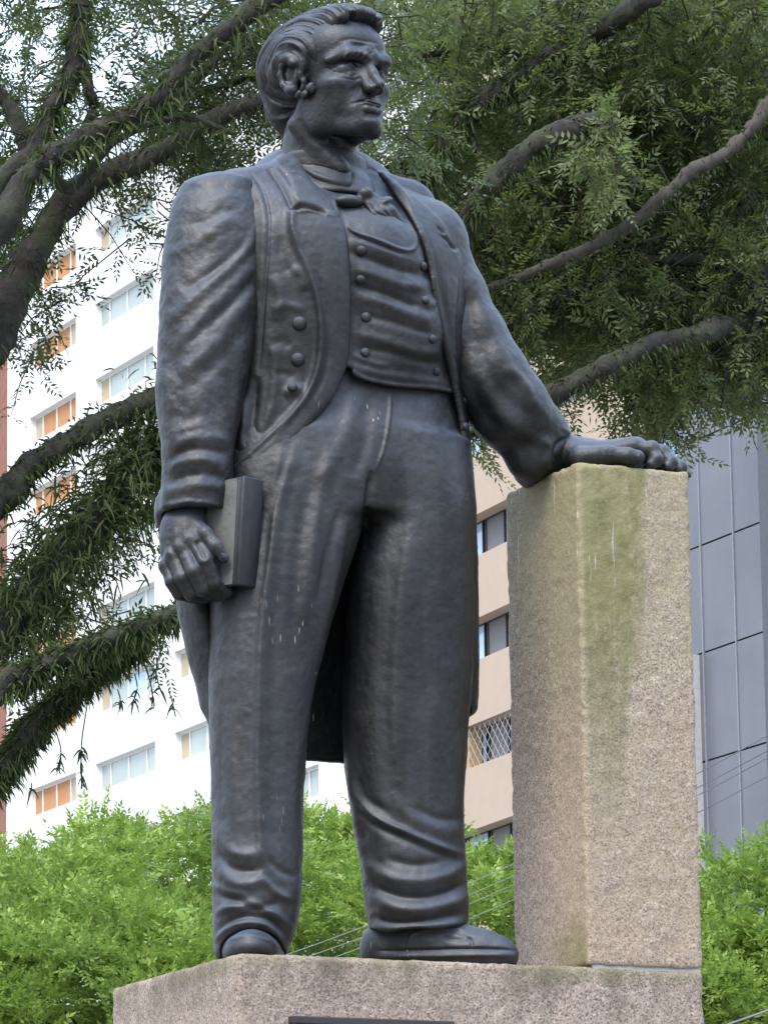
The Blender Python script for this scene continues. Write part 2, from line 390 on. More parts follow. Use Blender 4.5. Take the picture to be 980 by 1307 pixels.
# neck
hd.loft([(230, 352, 472, 12.23, .115), (205, 359, 462, 12.225, .098), (185, 361, 456, 12.23, .088), (150, 366, 444, 12.22, .08), (120, 375, 436, 12.2, .07)], R_(35), .03)
nk = lambda x, y, Y: np.array(P(x, y, Y))
hd.cap(nk(376, 160, 12.12), nk(436, 214, 12.115), .018, .016, .05)
sk = Sculpt(hd, 2)
for q in ([(432, 77), (440, 70), (452, 66), (464, 68), (474, 76)], [(484, 80), (492, 78), (500, 84)]): sk.stroke(q, 3, .0035)
for i in range(10): sk.stroke([(434+i*4.2, 77-3*math.sin(i/3)), (439+i*4.2, 68-3*math.sin(i/3))], 1.2, .0022 if i % 2 else -.0018)
sk.stroke([(420, 88), (428, 82), (440, 79), (455, 80), (466, 84)], 1.5, -.003); sk.stroke([(430, 94), (440, 99), (452, 101), (462, 98)], 1.8, -.002)     # lid creases
sk.stroke([(418, 80), (424, 84)], 1.3, -.0018); sk.stroke([(417, 86), (423, 87)], 1.3, -.0018)
sk.stroke([(382, 150), (394, 172), (426, 186), (458, 186)], 5, -.006)           # fold beside the mouth
sk.stroke([(452, 131), (460, 128), (468, 128), (476, 131), (486, 134)], 1.2, -.006); sk.stroke([(452, 129), (450, 134)], 1.6, -.0015)
sk.stroke([(462, 147), (472, 149), (482, 149)], 3, -.003)
sk.stroke([(477, 60), (476, 68)], 1.6, -.003); sk.stroke([(470, 61), (472, 69)], 1.5, -.002)
sk.stroke([(432, 52), (448, 49), (466, 52), (484, 55)], 2, -.0016); sk.stroke([(440, 60), (455, 57), (470, 58)], 1.8, -.0013); sk.stroke([(436, 56), (452, 53), (468, 55), (484, 59)], 2.2, .0013)
sk.stroke([(428, 108), (437, 120), (441, 138)], 7, -.0018)
sk.stroke([(432, 104), (445, 109), (458, 106)], 4, .002)
sk.noise(.0006, .03, 3).noise(.0004, .007, 4)
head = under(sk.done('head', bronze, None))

# ---- hair
hr = Field(H(0, 0, .45)-np.array((.33, .30, .36)), H(0, 0, .45)+np.array((.33, .30, .33)), .0023)
_hd = hd; hd = hr
he(-.11, 0, .630, .475, .405, .345)                     # mass
he(-.02, 0, .76, .36, .31, .235, .06)
he(-.36, 0, .42, .18, .26, .32, .10)                   # down the nape
hc((-.34, .06, .28), (-.27, .07, .10), .12, .05, .08)
he(.02, .325, .60, .13, .055, .11, .05)                   # over the temple
hc((.03, .33, .52), (.09, .315, .40), .038, .03, .04)         # sideburn
for q in ((.075, .312, .375, .034), (.12, .290, .350, .026), (.085, .300, .315, .026), (.045, .31, .33, .024)): he(q[0], q[1], q[2], q[3], q[3]*.8, q[3], .012)
he(.22, .02, .890, .17, .17, .075, .05, R=(1, 12))         # swept quiff
he(.31, .05, .885, .10, .12, .045, .03)
hc((.34, -.01, .895), (.37, .06, .86), .032, .028, .02); hc((.31, .12, .89), (.34, .16, .84), .035, .03, .02)
he(.15, -.16, .83, .19, .09, .11, .05)
hd.ell(H(.44, 0, .67), np.array((.20, .36, .185))*HS, RH, .02, 'sub')       # forehead stays free
hd.ell(H(.36, .0, .46), np.array((.235, .40, .33))*HS, RH, .02, 'sub')
for sg in (1, -1): hd.ell(H(-.02, .40*sg, .45), np.array((.085, .07, .12))*HS, rotH(2, 24*sg), .012, 'sub')
hd.ell(H(.12, 0, .12), np.array((.34, .40, .22))*HS, RH, .02, 'sub')
hd = _hd
sk = Sculpt(hr, 2)
q = (sk.V-HO)@RH.T/HS; f, l, u = q.T; cf, cu = f+.02, u-.47
phi = np.arctan2(np.hypot(cf, cu), np.abs(l)*1.25); wob = fbm(q*np.array((2.2, 2.2, 2.2)), 5, 2)*.13+fbm(q*5, 7, 2)*.03
g = phi+wob*.6; fade = np.clip((np.hypot(cf, cu)-.10)/.1, .25, 1)
st = np.abs(np.sin(g*34))**.7*.6+.4*np.abs(np.sin(g*71+fbm(q*3, 9, 2)*2)); lump = fbm(np.stack([g*9, np.arctan2(cf, cu)*1.4, l*0], 1), 11, 2)
sk.disp += (st-.55)*(.0062+.004*fbm(q*4, 21, 2))*fade+lump*.0085
sk.noise(.0014, .02, 2)
under(sk.done('hair', bronze, None))

# ---- coat (torso, tails, collar) -------------------------------------------------
def prism(fld, poly_px, tmin=None, k=.004, op='sub', plane=None):
    """cut along the line of sight of the front view, only in front of a plane (point, normal)"""
    n = fld.n; ax = [fld.lo[i]+np.arange(n[i])*fld.h for i in range(3)]
    q = curve(list(poly_px)+[poly_px[0]], 5); us = [p[0] for p in q]; vs = [p[1] for p in q]
    a = np.array(P(min(us)-12, min(vs)-12, 12.2)); b = np.array(P(max(us)+12, max(vs)+12, 12.2))
    lo = np.array([min(a[0], b[0])-.05, fld.lo[1], min(a[2], b[2])-.12]); hi = np.array([max(a[0], b[0])+.05, ax[1][-1], max(a[2], b[2])+.12])
    sl, X = fld.box(lo, hi); G = np.stack(np.broadcast_arrays(*X), -1).astype(np.float32); sh = G.shape[:-1]; G = G.reshape(-1, 3)
    # project (float32), signed distance to the outline in pixels looked up from a raster
    W = 1.; u, v = proj(G); gx = np.arange(min(us)-30, max(us)+30, W); gy = np.arange(min(vs)-30, max(vs)+30, W)
    UU, VV = np.meshgrid(gx, gy, indexing='ij'); d, _, _ = pline_dist(UU.ravel(), VV.ravel(), q); ins = np.zeros(d.shape, bool); uu, vv = UU.ravel(), VV.ravel()
    for i in range(len(q)-1):
        (ax_, ay), (bx, by) = q[i][:2], q[i+1][:2]; c = ((ay > vv) != (by > vv))
        with np.errstate(divide='ignore', invalid='ignore'): c &= uu < (bx-ax_)*(vv-ay)/(by-ay)+ax_
        ins ^= c
    S = np.where(ins, -d, d).reshape(UU.shape)*PXM
    i = np.clip((u-gx[0])/W, 0, len(gx)-1.001); j = np.clip((v-gy[0])/W, 0, len(gy)-1.001); i0 = i.astype(int); j0 = j.astype(int); fi = i-i0; fj = j-j0
    sd = (S[i0, j0]*(1-fi)+S[i0+1, j0]*fi)*(1-fj)+(S[i0, j0+1]*(1-fi)+S[i0+1, j0+1]*fi)*fj
    if plane is not None:
        pt, nn = plane; sd = np.maximum(sd, (G-np.array(pt))@np.array(nn))   # keeps only the side where the dot is negative
    fld.put(sl, np.clip(sd, -.3, .3).reshape(sh).astype(np.float32), k, op)

TORSO = [(196, 362, 462, 12.26, .09), (215, 345, 478, 12.25, .105), (236, 300, 520, 12.22, .115), (262, 285, 560, 12.19, .135), (300, 288, 588, 12.175, .165), (360, 292, 597, 12.165, .182), (430, 296, 596, 12.165, .178), (500, 296, 592, 12.17, .165), (560, 288, 598, 12.175, .165), (620, 280, 603, 12.18, .175)]
ct = Field((-.62, 11.82, 3.35), (.42, 12.62, 5.3), .0042)
skirt = [(560, 288, 598, 12.175, .165), (620, 276, 604, 12.19, .185), (700, 250, 606, 12.21, .20), (760, 232, 607, 12.22, .205), (830, 242, 608, 12.225, .20), (890, 258, 607, 12.235, .19), (925, 266, 604, 12.24, .18), (962, 285, 598, 12.25, .17)]
ct.loft(TORSO+skirt[2:], PHI, .02, ex=2.3, grow=.004)
ct.cap(P(300, 262, 12.12), P(548, 300, 12.25), .085, .085, .06)          # shoulders
ct.cap(P(352, 222, 12.25), P(474, 232, 12.30), .055, .05, .05)
ct.loft(skirt, PHI, .01, 'sub', ex=2.3, grow=-.028)                        # hollow under the waist
bp = np.array(ORG)-np.array(E2)*0; fr = -np.array(E2)                      # front direction
back = lambda t: (np.array((ORG.x, ORG.y, 0))+fr*t, -fr)                     # half space in front of offset t
OPEN = [(378, 200), (390, 222), (404, 240), (419, 258), (433, 282), (440, 305), (443, 350), (444, 410), (440, 462), (424, 502), (396, 538), (355, 582), (322, 612), (300, 650), (262, 720), (240, 800), (225, 1000), (420, 1010), (596, 1000), (594, 860), (594, 700), (592, 600), (586, 540), (574, 480), (562, 430), (553, 385), (547, 335), (530, 290), (505, 250), (478, 218), (440, 190)]
prism(ct, OPEN, plane=back(-.04), k=.010)
prism(ct, [(200, 905), (240, 900), (262, 918), (275, 962), (275, 1060), (200, 1060)], k=.01)
prism(ct, [(590, 924), (606, 912), (640, 900), (640, 1060), (590, 1060)], k=.01)
sk = Sculpt(ct, 2)
NB = (.0042)
# lapel plate and rolled edge
LAP = [(372, 268), (400, 268), (432, 276), (452, 300), (456, 380), (452, 470), (428, 520), (396, 548), (340, 596), (318, 590), (348, 560), (378, 520), (398, 480), (406, 430), (402, 380), (388, 330), (372, 296)]
sk.poly(LAP, .009, 2.2)
sk.stroke([(371, 270), (373, 300), (392, 345), (404, 385), (408, 430), (404, 470), (388, 508), (356, 545), (318, 582), (300, 600)], 4.5, .011, taper=False)
sk.stroke([(380, 300), (400, 350), (414, 395), (418, 440), (412, 480), (394, 516)], 4, -.004)
sk.poly([(345, 205), (368, 226), (380, 262), (410, 268), (432, 277), (420, 258), (400, 236), (386, 214), (376, 200), (362, 196)], .008, 2)     # collar
sk.stroke([(372, 268), (384, 264), (400, 267), (412, 273)], 3.2, -.013, taper=False); sk.stroke([(374, 274), (396, 272), (430, 279)], 2, .004)
sk.stroke([(342, 214), (356, 232), (368, 256), (373, 268)], 2.4, -.008); sk.stroke([(350, 212), (364, 230), (376, 256)], 3, .004)
sk.stroke([(318, 218), (334, 240), (343, 275), (342, 320), (338, 370), (334, 430), (330, 480)], 2.0, -.005)   # armhole seam
sk.stroke([(312, 222), (328, 244), (336, 275), (335, 320), (331, 370)], 4, .002)
for q, rr, a in (([(345, 420), (352, 470), (346, 520), (330, 560)], 7, .007), ([(350, 350), (358, 380), (352, 410)], 8, .006), ([(372, 340), (384, 352), (390, 372)], 7, .006), ([(356, 300), (360, 330), (372, 352)], 6, -.004),
                 ([(345, 395), (366, 390), (392, 396)], 6, .004), ([(362, 505), (376, 496), (390, 500)], 7, .008), ([(306, 500), (312, 540), (308, 580)], 8, .010), ([(328, 480), (322, 530), (316, 570)], 6, -.010),
                 ([(344, 440), (360, 436), (372, 444)], 8, -.004), ([(350, 480), (364, 476), (374, 484)], 6, -.004)): sk.stroke(q, rr, a)
# far front edge and lapel
sk.stroke([(487, 222), (510, 246), (532, 284), (548, 330), (556, 385), (566, 430), (578, 480), (590, 540), (594, 600)], 3.4, .009, taper=False)
sk.stroke([(500, 238), (524, 268), (546, 310), (562, 370), (574, 430), (586, 490)], 3, -.005)
sk.poly([(500, 232), (530, 252), (560, 280), (572, 300), (574, 318), (586, 322), (584, 360), (580, 420), (584, 480), (578, 480), (562, 420), (552, 350), (536, 290), (512, 250)], .006, 2)
sk.stroke([(560, 300), (570, 308), (582, 322)], 1.8, -.007); sk.stroke([(556, 290), (566, 300)], 1.6, -.005)
sk.stroke([(590, 600), (596, 700), (598, 800), (598, 900)], 3, .004); sk.noise(.0012, .05, 5).noise(.0005, .012, 6)
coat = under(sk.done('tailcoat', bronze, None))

# ---- waistcoat
wc = Field((-.35, 11.90, 4.40), (.36, 12.45, 5.25), .0036)
wc.loft([(p, a+3, c-3, y, b-.020) for p, a, c, y, b in TORSO[:8]]+[(540, 300, 590, 12.17, .14)], PHI, .01, ex=2.25)
wc.cap(P(352, 232, 12.22), P(520, 262, 12.28), .07, .07, .05)
wc.ell(P(470, 330, 12.07), (.13, .08, .12), None, .08)
wc.ell(P(500, 420, 12.10), (.12, .08, .13), None, .08); wc.loft([(440, 300, 592, 12.165, .155), (480, 300, 590, 12.165, .153), (520, 300, 590, 12.165, .153)], PHI, .02, ex=2.25)
prism(wc, [(300, 440), (436, 464), (452, 480), (478, 488), (510, 494), (545, 497), (575, 502), (620, 520), (620, 620), (300, 620)], k=.004)
sk = Sculpt(wc, 2)
for q, rr, a in (([(440, 318), (470, 330), (510, 345), (548, 352)], 5, -.010), ([(445, 306), (480, 316), (520, 332), (545, 336)], 7, .007), ([(448, 342), (480, 352), (520, 366), (552, 366)], 7, .011), ([(446, 362), (480, 372), (524, 388), (556, 396)], 5, -.011),
                 ([(450, 378), (490, 388), (530, 404), (556, 412)], 7, .010), ([(450, 400), (490, 408), (530, 420), (560, 428)], 5, -.007), ([(448, 426), (480, 432), (525, 446), (566, 452)], 6, .008), ([(450, 444), (490, 448), (530, 460), (570, 466)], 5, -.008),
                 ([(444, 466), (480, 476), (530, 484), (575, 490)], 5, .007), ([(460, 300), (456, 350), (462, 400), (458, 440)], 4, -.002), ([(500, 340), (520, 350), (530, 372)], 6, .006), ([(530, 396), (545, 388), (556, 392)], 6, .008), ([(536, 300), (545, 330), (548, 360)], 4, -.006),
                 ([(448, 452), (470, 462), (500, 468)], 4, .006)): sk.stroke(q, rr*1.1, a*.7)
sk.stroke([(425, 250), (444, 290), (480, 306), (520, 320), (530, 305), (510, 262)], 2.5, .006); sk.stroke([(430, 262), (448, 296), (482, 312), (516, 326)], 2.5, -.006)     # waistcoat lapel
sk.stroke([(440, 464), (462, 482), (500, 491), (545, 494), (574, 499)], 2.6, .004, taper=False)
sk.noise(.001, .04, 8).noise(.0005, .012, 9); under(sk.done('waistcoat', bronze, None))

# ---- shirt collar and cravat
sh = Field((-.32, 11.9, 4.9), (.22, 12.45, 5.32), .0026)
sh.loft([(226, 350, 474, 12.235, .118), (212, 354, 469, 12.225, .113), (200, 357, 464, 12.215, .106)], R_(30), .006)
sh.loft([(262, 352, 490, 12.20, .14), (240, 352, 482, 12.22, .13), (224, 356, 472, 12.23, .117)], R_(28), .02)
nk = lambda x, y, Y: np.array(P(x, y, Y))
sh.ell(nk(446, 257, 12.03), (.040, .024, .018), np.array([E1, E2, (0, 0, 1)])@np.eye(3), .005); sh.ell(nk(466, 247, 12.045), (.022, .020, .019), None, .012)
sh.ell(nk(488, 258, 12.07), (.030, .03, .013), rotH(0, 28), .006)
sh.chain([nk(467, 254, 12.045), nk(478, 274, 12.04), nk(488, 292, 12.055)], [.011, .018, .016], .006); sh.chain([nk(471, 252, 12.05), nk(488, 272, 12.045), nk(503, 295, 12.06)], [.010, .018, .017], .006); sh.chain([nk(476, 250, 12.06), nk(498, 270, 12.06), nk(514, 292, 12.075)], [.010, .016, .016], .006)
sk = Sculpt(sh, 2)
sk.stroke([(366, 205), (390, 222), (420, 233), (446, 237)], 1.8, -.007, taper=False); sk.stroke([(366, 201), (392, 217), (420, 228), (446, 231)], 2.5, .004, taper=False); sk.stroke([(449, 218), (450, 230), (448, 240)], 1.6, -.006)
for q in ([(470, 258), (484, 274), (498, 288)], [(478, 254), (492, 270), (506, 284)], [(466, 264), (476, 280), (490, 296)]): sk.stroke(q, 1.5, -.005)
sk.noise(.0006, .02, 3); under(sk.done('cravat', bronze, None))

# ---- trousers
tr = Field((-.52, 11.80, 2.96), (.42, 12.52, 4.75), .0042)
tr.loft([(470, 322, 588, 12.18, .125), (520, 312, 588, 12.175, .142), (570, 300, 592, 12.16, .160), (620, 288, 600, 12.155, .165), (665, 284, 603, 12.16, .160)], PHI, .03, ex=2.2)
NL = [(560, 285, 465, 12.09, .13), (650, 280, 467, 12.07, .145), (750, 268, 437, 12.045, .148), (850, 266, 407, 12.03, .143), (960, 268, 391, 12.02, .135), (1050, 270, 387, 12.01, .130), (1110, 271, 386, 12.0, .128), (1150, 271, 384, 11.99, .125), (1185, 271, 378, 11.985, .122), (1212, 273, 369, 11.98, .118), (1228, 276, 362, 11.98, .11)]
FL = [(560, 430, 598, 12.20, .13), (650, 462, 604, 12.20, .145), (750, 447, 605, 12.205, .150), (850, 440, 603, 12.215, .146), (960, 439, 596, 12.22, .138), (1040, 449, 592, 12.22, .132), (1100, 459, 594, 12.215, .130), (1140, 464, 597, 12.21, .128), (1180, 470, 598, 12.205, .124), (1196, 474, 596, 12.20, .12)]
tr.loft(NL, R_(10), .03, ex=2.1); tr.loft(FL, R_(20), .03, ex=2.1)
prism(tr, [(290, 1240), (282, 1214), (292, 1196), (315, 1186), (340, 1190), (358, 1206), (364, 1240)], k=.006, plane=((0, 11.97, 0), (0, 1, 0)))
prism(tr, [(462, 1250), (466, 1192), (500, 1188), (540, 1184), (575, 1183), (610, 1186), (610, 1250)], k=.006)
sk = Sculpt(tr, 2)
# near leg: sharp crease and planes
sk.stroke([(380, 560), (356, 640), (344, 720), (334, 800), (330, 900), (329, 1000), (332, 1080), (334, 1120)], 5, .011, 9, taper=True)
sk.stroke([(352, 700), (352, 800), (350, 900), (352, 1000), (354, 1080)], 12, -.006)
for q, rr, a in (([(274, 1050), (290, 1084), (318, 1092), (334, 1084)], 8, .009), ([(272, 1076), (292, 1106), (320, 1112), (338, 1104)], 6, -.010), ([(272, 1100), (296, 1126), (322, 1128), (338, 1118)], 8, .010), ([(272, 1140), (300, 1150), (330, 1160), (360, 1150)], 6, -.012), ([(272, 1128), (290, 1140), (316, 1142)], 5, .006),
                 ([(274, 1168), (296, 1158), (322, 1156), (346, 1164), (374, 1188)], 6, .013), ([(276, 1190), (300, 1174), (322, 1170), (348, 1178), (370, 1204)], 4.5, -.010), ([(273, 1204), (290, 1186), (316, 1178), (345, 1184), (367, 1208)], 4, .008),
                 ([(334, 1120), (352, 1140), (374, 1150)], 5, .008), ([(340, 1096), (358, 1112), (380, 1120)], 5, -.007), ([(276, 960), (280, 1020), (290, 1060)], 7, -.006), ([(290, 900), (296, 980), (300, 1040)], 9, .005),
                 ([(400, 600), (384, 680), (376, 760), (370, 860)], 10, -.009), ([(424, 560), (408, 640), (398, 720), (390, 800)], 9, .009), ([(360, 570), (350, 620), (345, 690)], 7, .006), ([(446, 640), (430, 720), (414, 800), (402, 880)], 7, .010), ([(436, 640), (420, 700), (406, 770)], 6, -.009)): sk.stroke(q, rr, a*.75)
# fly seam, crotch hollow
sk.stroke([(498, 496), (497, 530), (490, 570), (480, 600)], 2, .006); sk.stroke([(474, 600), (470, 640), (464, 700)], 5, -.012)
sk.stroke([(452, 498), (446, 540), (430, 580), (400, 620)], 10, .006); sk.stroke([(470, 500), (466, 560), (452, 610)], 9, -.006); sk.stroke([(540, 505), (556, 560), (566, 640)], 12, .005)
# far leg
sk.stroke([(530, 640), (514, 740), (506, 840), (505, 930), (510, 1010)], 9, .009, 16); sk.stroke([(552, 700), (556, 800), (556, 900)], 13, -.005)
for q, rr, a in (([(446, 980), (456, 1020), (480, 1044), (520, 1064), (560, 1082), (594, 1092)], 5, .014), ([(450, 1010), (468, 1044), (500, 1064), (540, 1080), (590, 1104)], 6, -.008), ([(444, 960), (450, 1000), (458, 1060), (470, 1120)], 5, .009), ([(458, 990), (470, 1020), (500, 1040)], 5, -.006),
                 ([(464, 1096), (490, 1118), (530, 1126), (570, 1118), (598, 1100)], 8, .012), ([(468, 1126), (500, 1142), (540, 1146), (580, 1136), (598, 1122)], 6, -.013), ([(470, 1140), (500, 1158), (540, 1162), (580, 1152), (598, 1140)], 8, .012), ([(490, 1096), (530, 1104), (570, 1098)], 6, -.008),
                 ([(472, 1170), (500, 1178), (540, 1176), (596, 1166)], 5, -.012), ([(474, 1184), (510, 1190), (550, 1184), (596, 1178)], 4.5, .009), ([(462, 1070), (470, 1100), (476, 1140)], 6, .006), ([(500, 1010), (520, 1040), (560, 1060), (592, 1062)], 9, .006), ([(530, 1030), (560, 1046), (592, 1044)], 6, -.006)): sk.stroke(q, rr, a*.82)
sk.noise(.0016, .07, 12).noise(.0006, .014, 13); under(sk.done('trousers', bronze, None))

# ---- shoes
def shoe(name, build, lo, hi, strokes=()):
    f = Field(lo, hi, .003); build(f); s = Sculpt(f, 2)
    for q, rr, a in strokes: s.stroke(q, rr, a)
    s.noise(.0008, .03, 21); return under(s.done(name, bronze, None))
def near_shoe(f):
    c = P(322, 1224, 11.93); f.ell((c.x, 11.93, ZP+.02), (.074, .13, .050), None, .02); f.ell((c.x, 11.98, ZP+.035), (.078, .10, .058), None, .03); f.cap((c.x, 11.86, ZP+.02), (c.x, 12.05, ZP+.02), .045, .05, .03)
    s0, X = f.box(np.array((-1, 11.5, ZP-.2)), np.array((1, 12.5, ZP+.6))); f.put(s0, (ZP+.001-X[2])+0*X[0]+0*X[1], .004, 'and')
shoe('shoe', near_shoe, (-.52, 11.66, ZP-.02), (-.18, 12.2, ZP+.22), [([(284, 1206), (300, 1198), (322, 1195), (345, 1202), (356, 1212)], 3, .004)])
def far_shoe(f):
    g = lambda x, dz, Y: np.array((P(x, 1215, Y).x, Y, ZP+dz))
    f.cap(g(500, .06, 12.24), g(548, .07, 12.22), .085, .095, .03); f.cap(g(540, .05, 12.22), g(612, .035, 12.165), .088, .062, .04); f.cap(g(600, .035, 12.17), g(636, .028, 12.15), .062, .052, .03); f.cap(g(545, .08, 12.22), g(600, .055, 12.18), .05, .035, .04)
    s0, X = f.box(np.array((-1, 11.5, ZP-.2)), np.array((1, 12.9, ZP+.6))); f.put(s0, (ZP+.001-X[2])+0*X[0]+0*X[1], .004, 'and')
shoe('shoe', far_shoe, (-.08, 12.0, ZP-.02), (.42, 12.4, ZP+.25), [([(478, 1214), (520, 1214), (580, 1212), (630, 1212), (660, 1214)], 2, -.006), ([(476, 1222), (540, 1221), (620, 1220), (660, 1220)], 3, .005),
     ([(520, 1210), (524, 1196), (540, 1188), (570, 1186), (600, 1188)], 1.8, .0035), ([(580, 1188), (600, 1200), (602, 1212)], 2, -.003), ([(560, 1196), (585, 1200), (610, 1198)], 3, -.003)])

# ---- sleeves
sn = Field((-.62, 11.76, 4.1), (-.12, 12.30, 5.2), .0036)
sn.loft([(224, 262, 296, 12.09, .06), (234, 238, 322, 12.085, .10), (256, 222, 340, 12.07, .118), (290, 213, 348, 12.05, .125), (340, 207, 346, 12.03, .125), (400, 203, 334, 12.00, .122), (450, 200, 324, 11.985, .118), (500, 199, 314, 11.97, .112), (545, 203, 304, 11.955, .104), (580, 207, 298, 11.945, .10), (612, 207, 297, 11.94, .098), (640, 203, 294, 11.94, .10), (658, 200, 291, 11.94, .10)], R_(10), .02, ex=2.1)
sn.ell(P(214, 655, 12.0), (.035, .06, .055), None, .03)
sn.loft([(640, 215, 285, 11.94, .075), (664, 208, 286, 11.94, .085), (700, 205, 288, 11.94, .09)], R_(10), .01, 'sub', ex=2.1)
prism(sn, [(190, 672), (204, 668), (214, 652), (240, 648), (262, 652), (284, 658), (300, 650), (300, 760), (190, 760)], k=.004, plane=((0, 11.965, 0), (0, 1, 0)))
sk = Sculpt(sn, 2)
for q, rr, a in (([(330, 285), (312, 320), (282, 352), (246, 382), (220, 408)], 7, .012), ([(318, 300), (296, 328), (262, 352), (232, 372)], 5, -.009), ([(330, 330), (306, 356), (270, 392), (240, 424), (216, 446)], 8, .012), ([(326, 352), (300, 384), (264, 416), (236, 440)], 6, -.010), ([(300, 276), (270, 296), (236, 316), (216, 330)], 8, .008), ([(310, 262), (270, 276), (232, 292)], 6, -.006),
                 ([(324, 366), (304, 396), (282, 430), (252, 460), (226, 476)], 8, .010), ([(316, 400), (296, 440), (262, 476), (230, 500)], 8, -.008), ([(212, 400), (222, 440), (214, 480)], 6, -.006), ([(206, 470), (214, 520), (212, 560)], 6, .007), ([(222, 450), (230, 500), (226, 550)], 7, -.006), ([(300, 440), (284, 500), (276, 560)], 10, -.005),
                 ([(214, 575), (240, 560), (270, 558), (296, 566)], 6, .010), ([(212, 592), (238, 576), (268, 574), (294, 582)], 5, -.010), ([(212, 605), (232, 590), (262, 588), (290, 598)], 6, .010), ([(214, 620), (240, 606), (270, 606), (292, 614)], 5, -.008), ([(206, 632), (232, 622), (262, 620), (292, 626)], 6, .009), ([(206, 600), (212, 630), (206, 650)], 4, .006),
                 ([(224, 300), (216, 360), (210, 420)], 6, .003), ([(204, 648), (240, 641), (266, 643), (290, 648)], 3, .006), ([(232, 545), (252, 530), (280, 526)], 8, -.006), ([(215, 560), (235, 545), (258, 542)], 6, .006)): sk.stroke(q, rr*1.15, a*.58)
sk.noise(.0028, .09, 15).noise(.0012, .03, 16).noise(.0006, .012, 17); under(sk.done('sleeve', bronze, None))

sf = Field((.05, 11.98, 4.2), (.66, 12.66, 5.1), .0036)
pf = lambda x, y, Y: np.array(P(x, y, Y))
sf.chain([pf(562, 330, 12.26), pf(578, 380, 12.27), pf(600, 432, 12.27), pf(622, 480, 12.27), pf(650, 522, 12.30), pf(684, 556, 12.37), pf(708, 577, 12.40)], [.085, .088, .096, .105, .106, .086, .068], .03)
sf.cap(pf(706, 578, 12.40), pf(726, 582, 12.41), .062, .050, .02); sf.ell(pf(686, 598, 12.44), (.07, .07, .06), None, .05)
sf.ell(pf(676, 586, 12.33), (.065, .06, .06), None, .04)
s0, X = sf.box(np.array((-9, -9, 4.1)), np.array((9, 99, 4.9)))
prism(sf, [(560, 600), (590, 545), (640, 590), (664, 622), (700, 640), (700, 700), (560, 700)], k=.006)
prism(sf, [(735, 520), (728, 552), (732, 575), (722, 590), (722, 640), (800, 640), (800, 520)], k=.008)
sk = Sculpt(sf, 2)
for q, rr, a in (([(600, 350), (618, 400), (640, 450), (672, 500), (710, 545)], 8, .006), ([(604, 420), (622, 470), (650, 510), (690, 540)], 9, -.006), ([(612, 470), (634, 520), (668, 552), (706, 566)], 8, .006), ([(598, 480), (612, 520), (640, 552), (676, 576)], 9, -.007), ([(730, 556), (712, 566), (706, 580), (714, 592)], 3, -.005), ([(690, 560), (702, 576), (698, 600)], 7, .006), ([(590, 370), (600, 400), (602, 440)], 7, -.006),
                 ([(640, 470), (660, 480), (680, 505)], 7, .005), ([(602, 540), (630, 566), (660, 606)], 4, .004), ([(715, 545), (735, 556), (752, 562)], 3, .004)): sk.stroke(q, rr, a)
sk.noise(.0018, .06, 25).noise(.0006, .014, 26); under(sk.done('sleeve', bronze, None))

# ---- hand resting on the pillar (palm, thumb and four fingers)
ZT = 4.341
hb = Field((.40, 12.12, ZT-.04), (.90, 12.62, ZT+.22), .0022)
def on(x, Y, dz): return np.array((P(x, 590, Y).x, Y, ZT+dz))
hb.cap(on(712, 12.38, .074), on(745, 12.37, .060), .054, .045, .03)
hb.cap(on(745, 12.34, .045), on(800, 12.335, .062), .040, .034, .03); hb.cap(on(745, 12.39, .055), on(808, 12.375, .072), .042, .034, .03); hb.cap(on(745, 12.43, .048), on(812, 12.42, .066), .036, .032, .03); hb.cap(on(745, 12.45, .04), on(806, 12.46, .05), .032, .028, .03)
hb.chain([on(742, 12.30, .036), on(775, 12.27, .036), on(800, 12.262, .030), on(814, 12.262, .026)], [.032, .026, .0225, .0195], .012)        # thumb along the edge
for (x0, y0), dz, (x1, y1, z1), (x2, y2, z2), (x3, y3, z3), r0 in (((806, 12.325), .066, (832, 12.315, .058), (838, 12.30, .028), (832, 12.295, .014), .0215), ((812, 12.37), .074, (845, 12.355, .056), (856, 12.335, .028), (852, 12.325, .013), .0225), ((814, 12.415), .068, (852, 12.40, .048), (868, 12.375, .024), (864, 12.36, .012), .021), ((808, 12.455), .054, (848, 12.445, .040), (874, 12.42, .020), (876, 12.405, .008), .018)):
    hb.chain([on(x0, y0, dz), on(x1, y1, z1), on(x2, y2, z2), on(x3, y3, z3)], [r0*1.12, r0, r0*.86, r0*.72], .006)
    hb.ell(on(x0+2, y0, dz+.006), r0*1.15, None, .012); hb.ell(on(x1, y1, z1+.002), r0*1.1, None, .006)
s0, X = hb.box(np.array((-9, 11.5, ZT-.1)), np.array((9, 13, ZT+.3))); hb.put(s0, (ZT+.001-X[2])+0*X[0]+0*X[1], .003, 'and')
sk = Sculpt(hb, 1)
for q, rr, a in (([(806, 575), (812, 577), (815, 582)], 1.6, -.0016), ([(776, 572), (778, 580)], 1.5, -.0015), ([(770, 573), (772, 580)], 1.2, -.001)): sk.stroke(q, rr, a)
sk.noise(.0008, .02, 31); under(sk.done('hand', bronze, None))

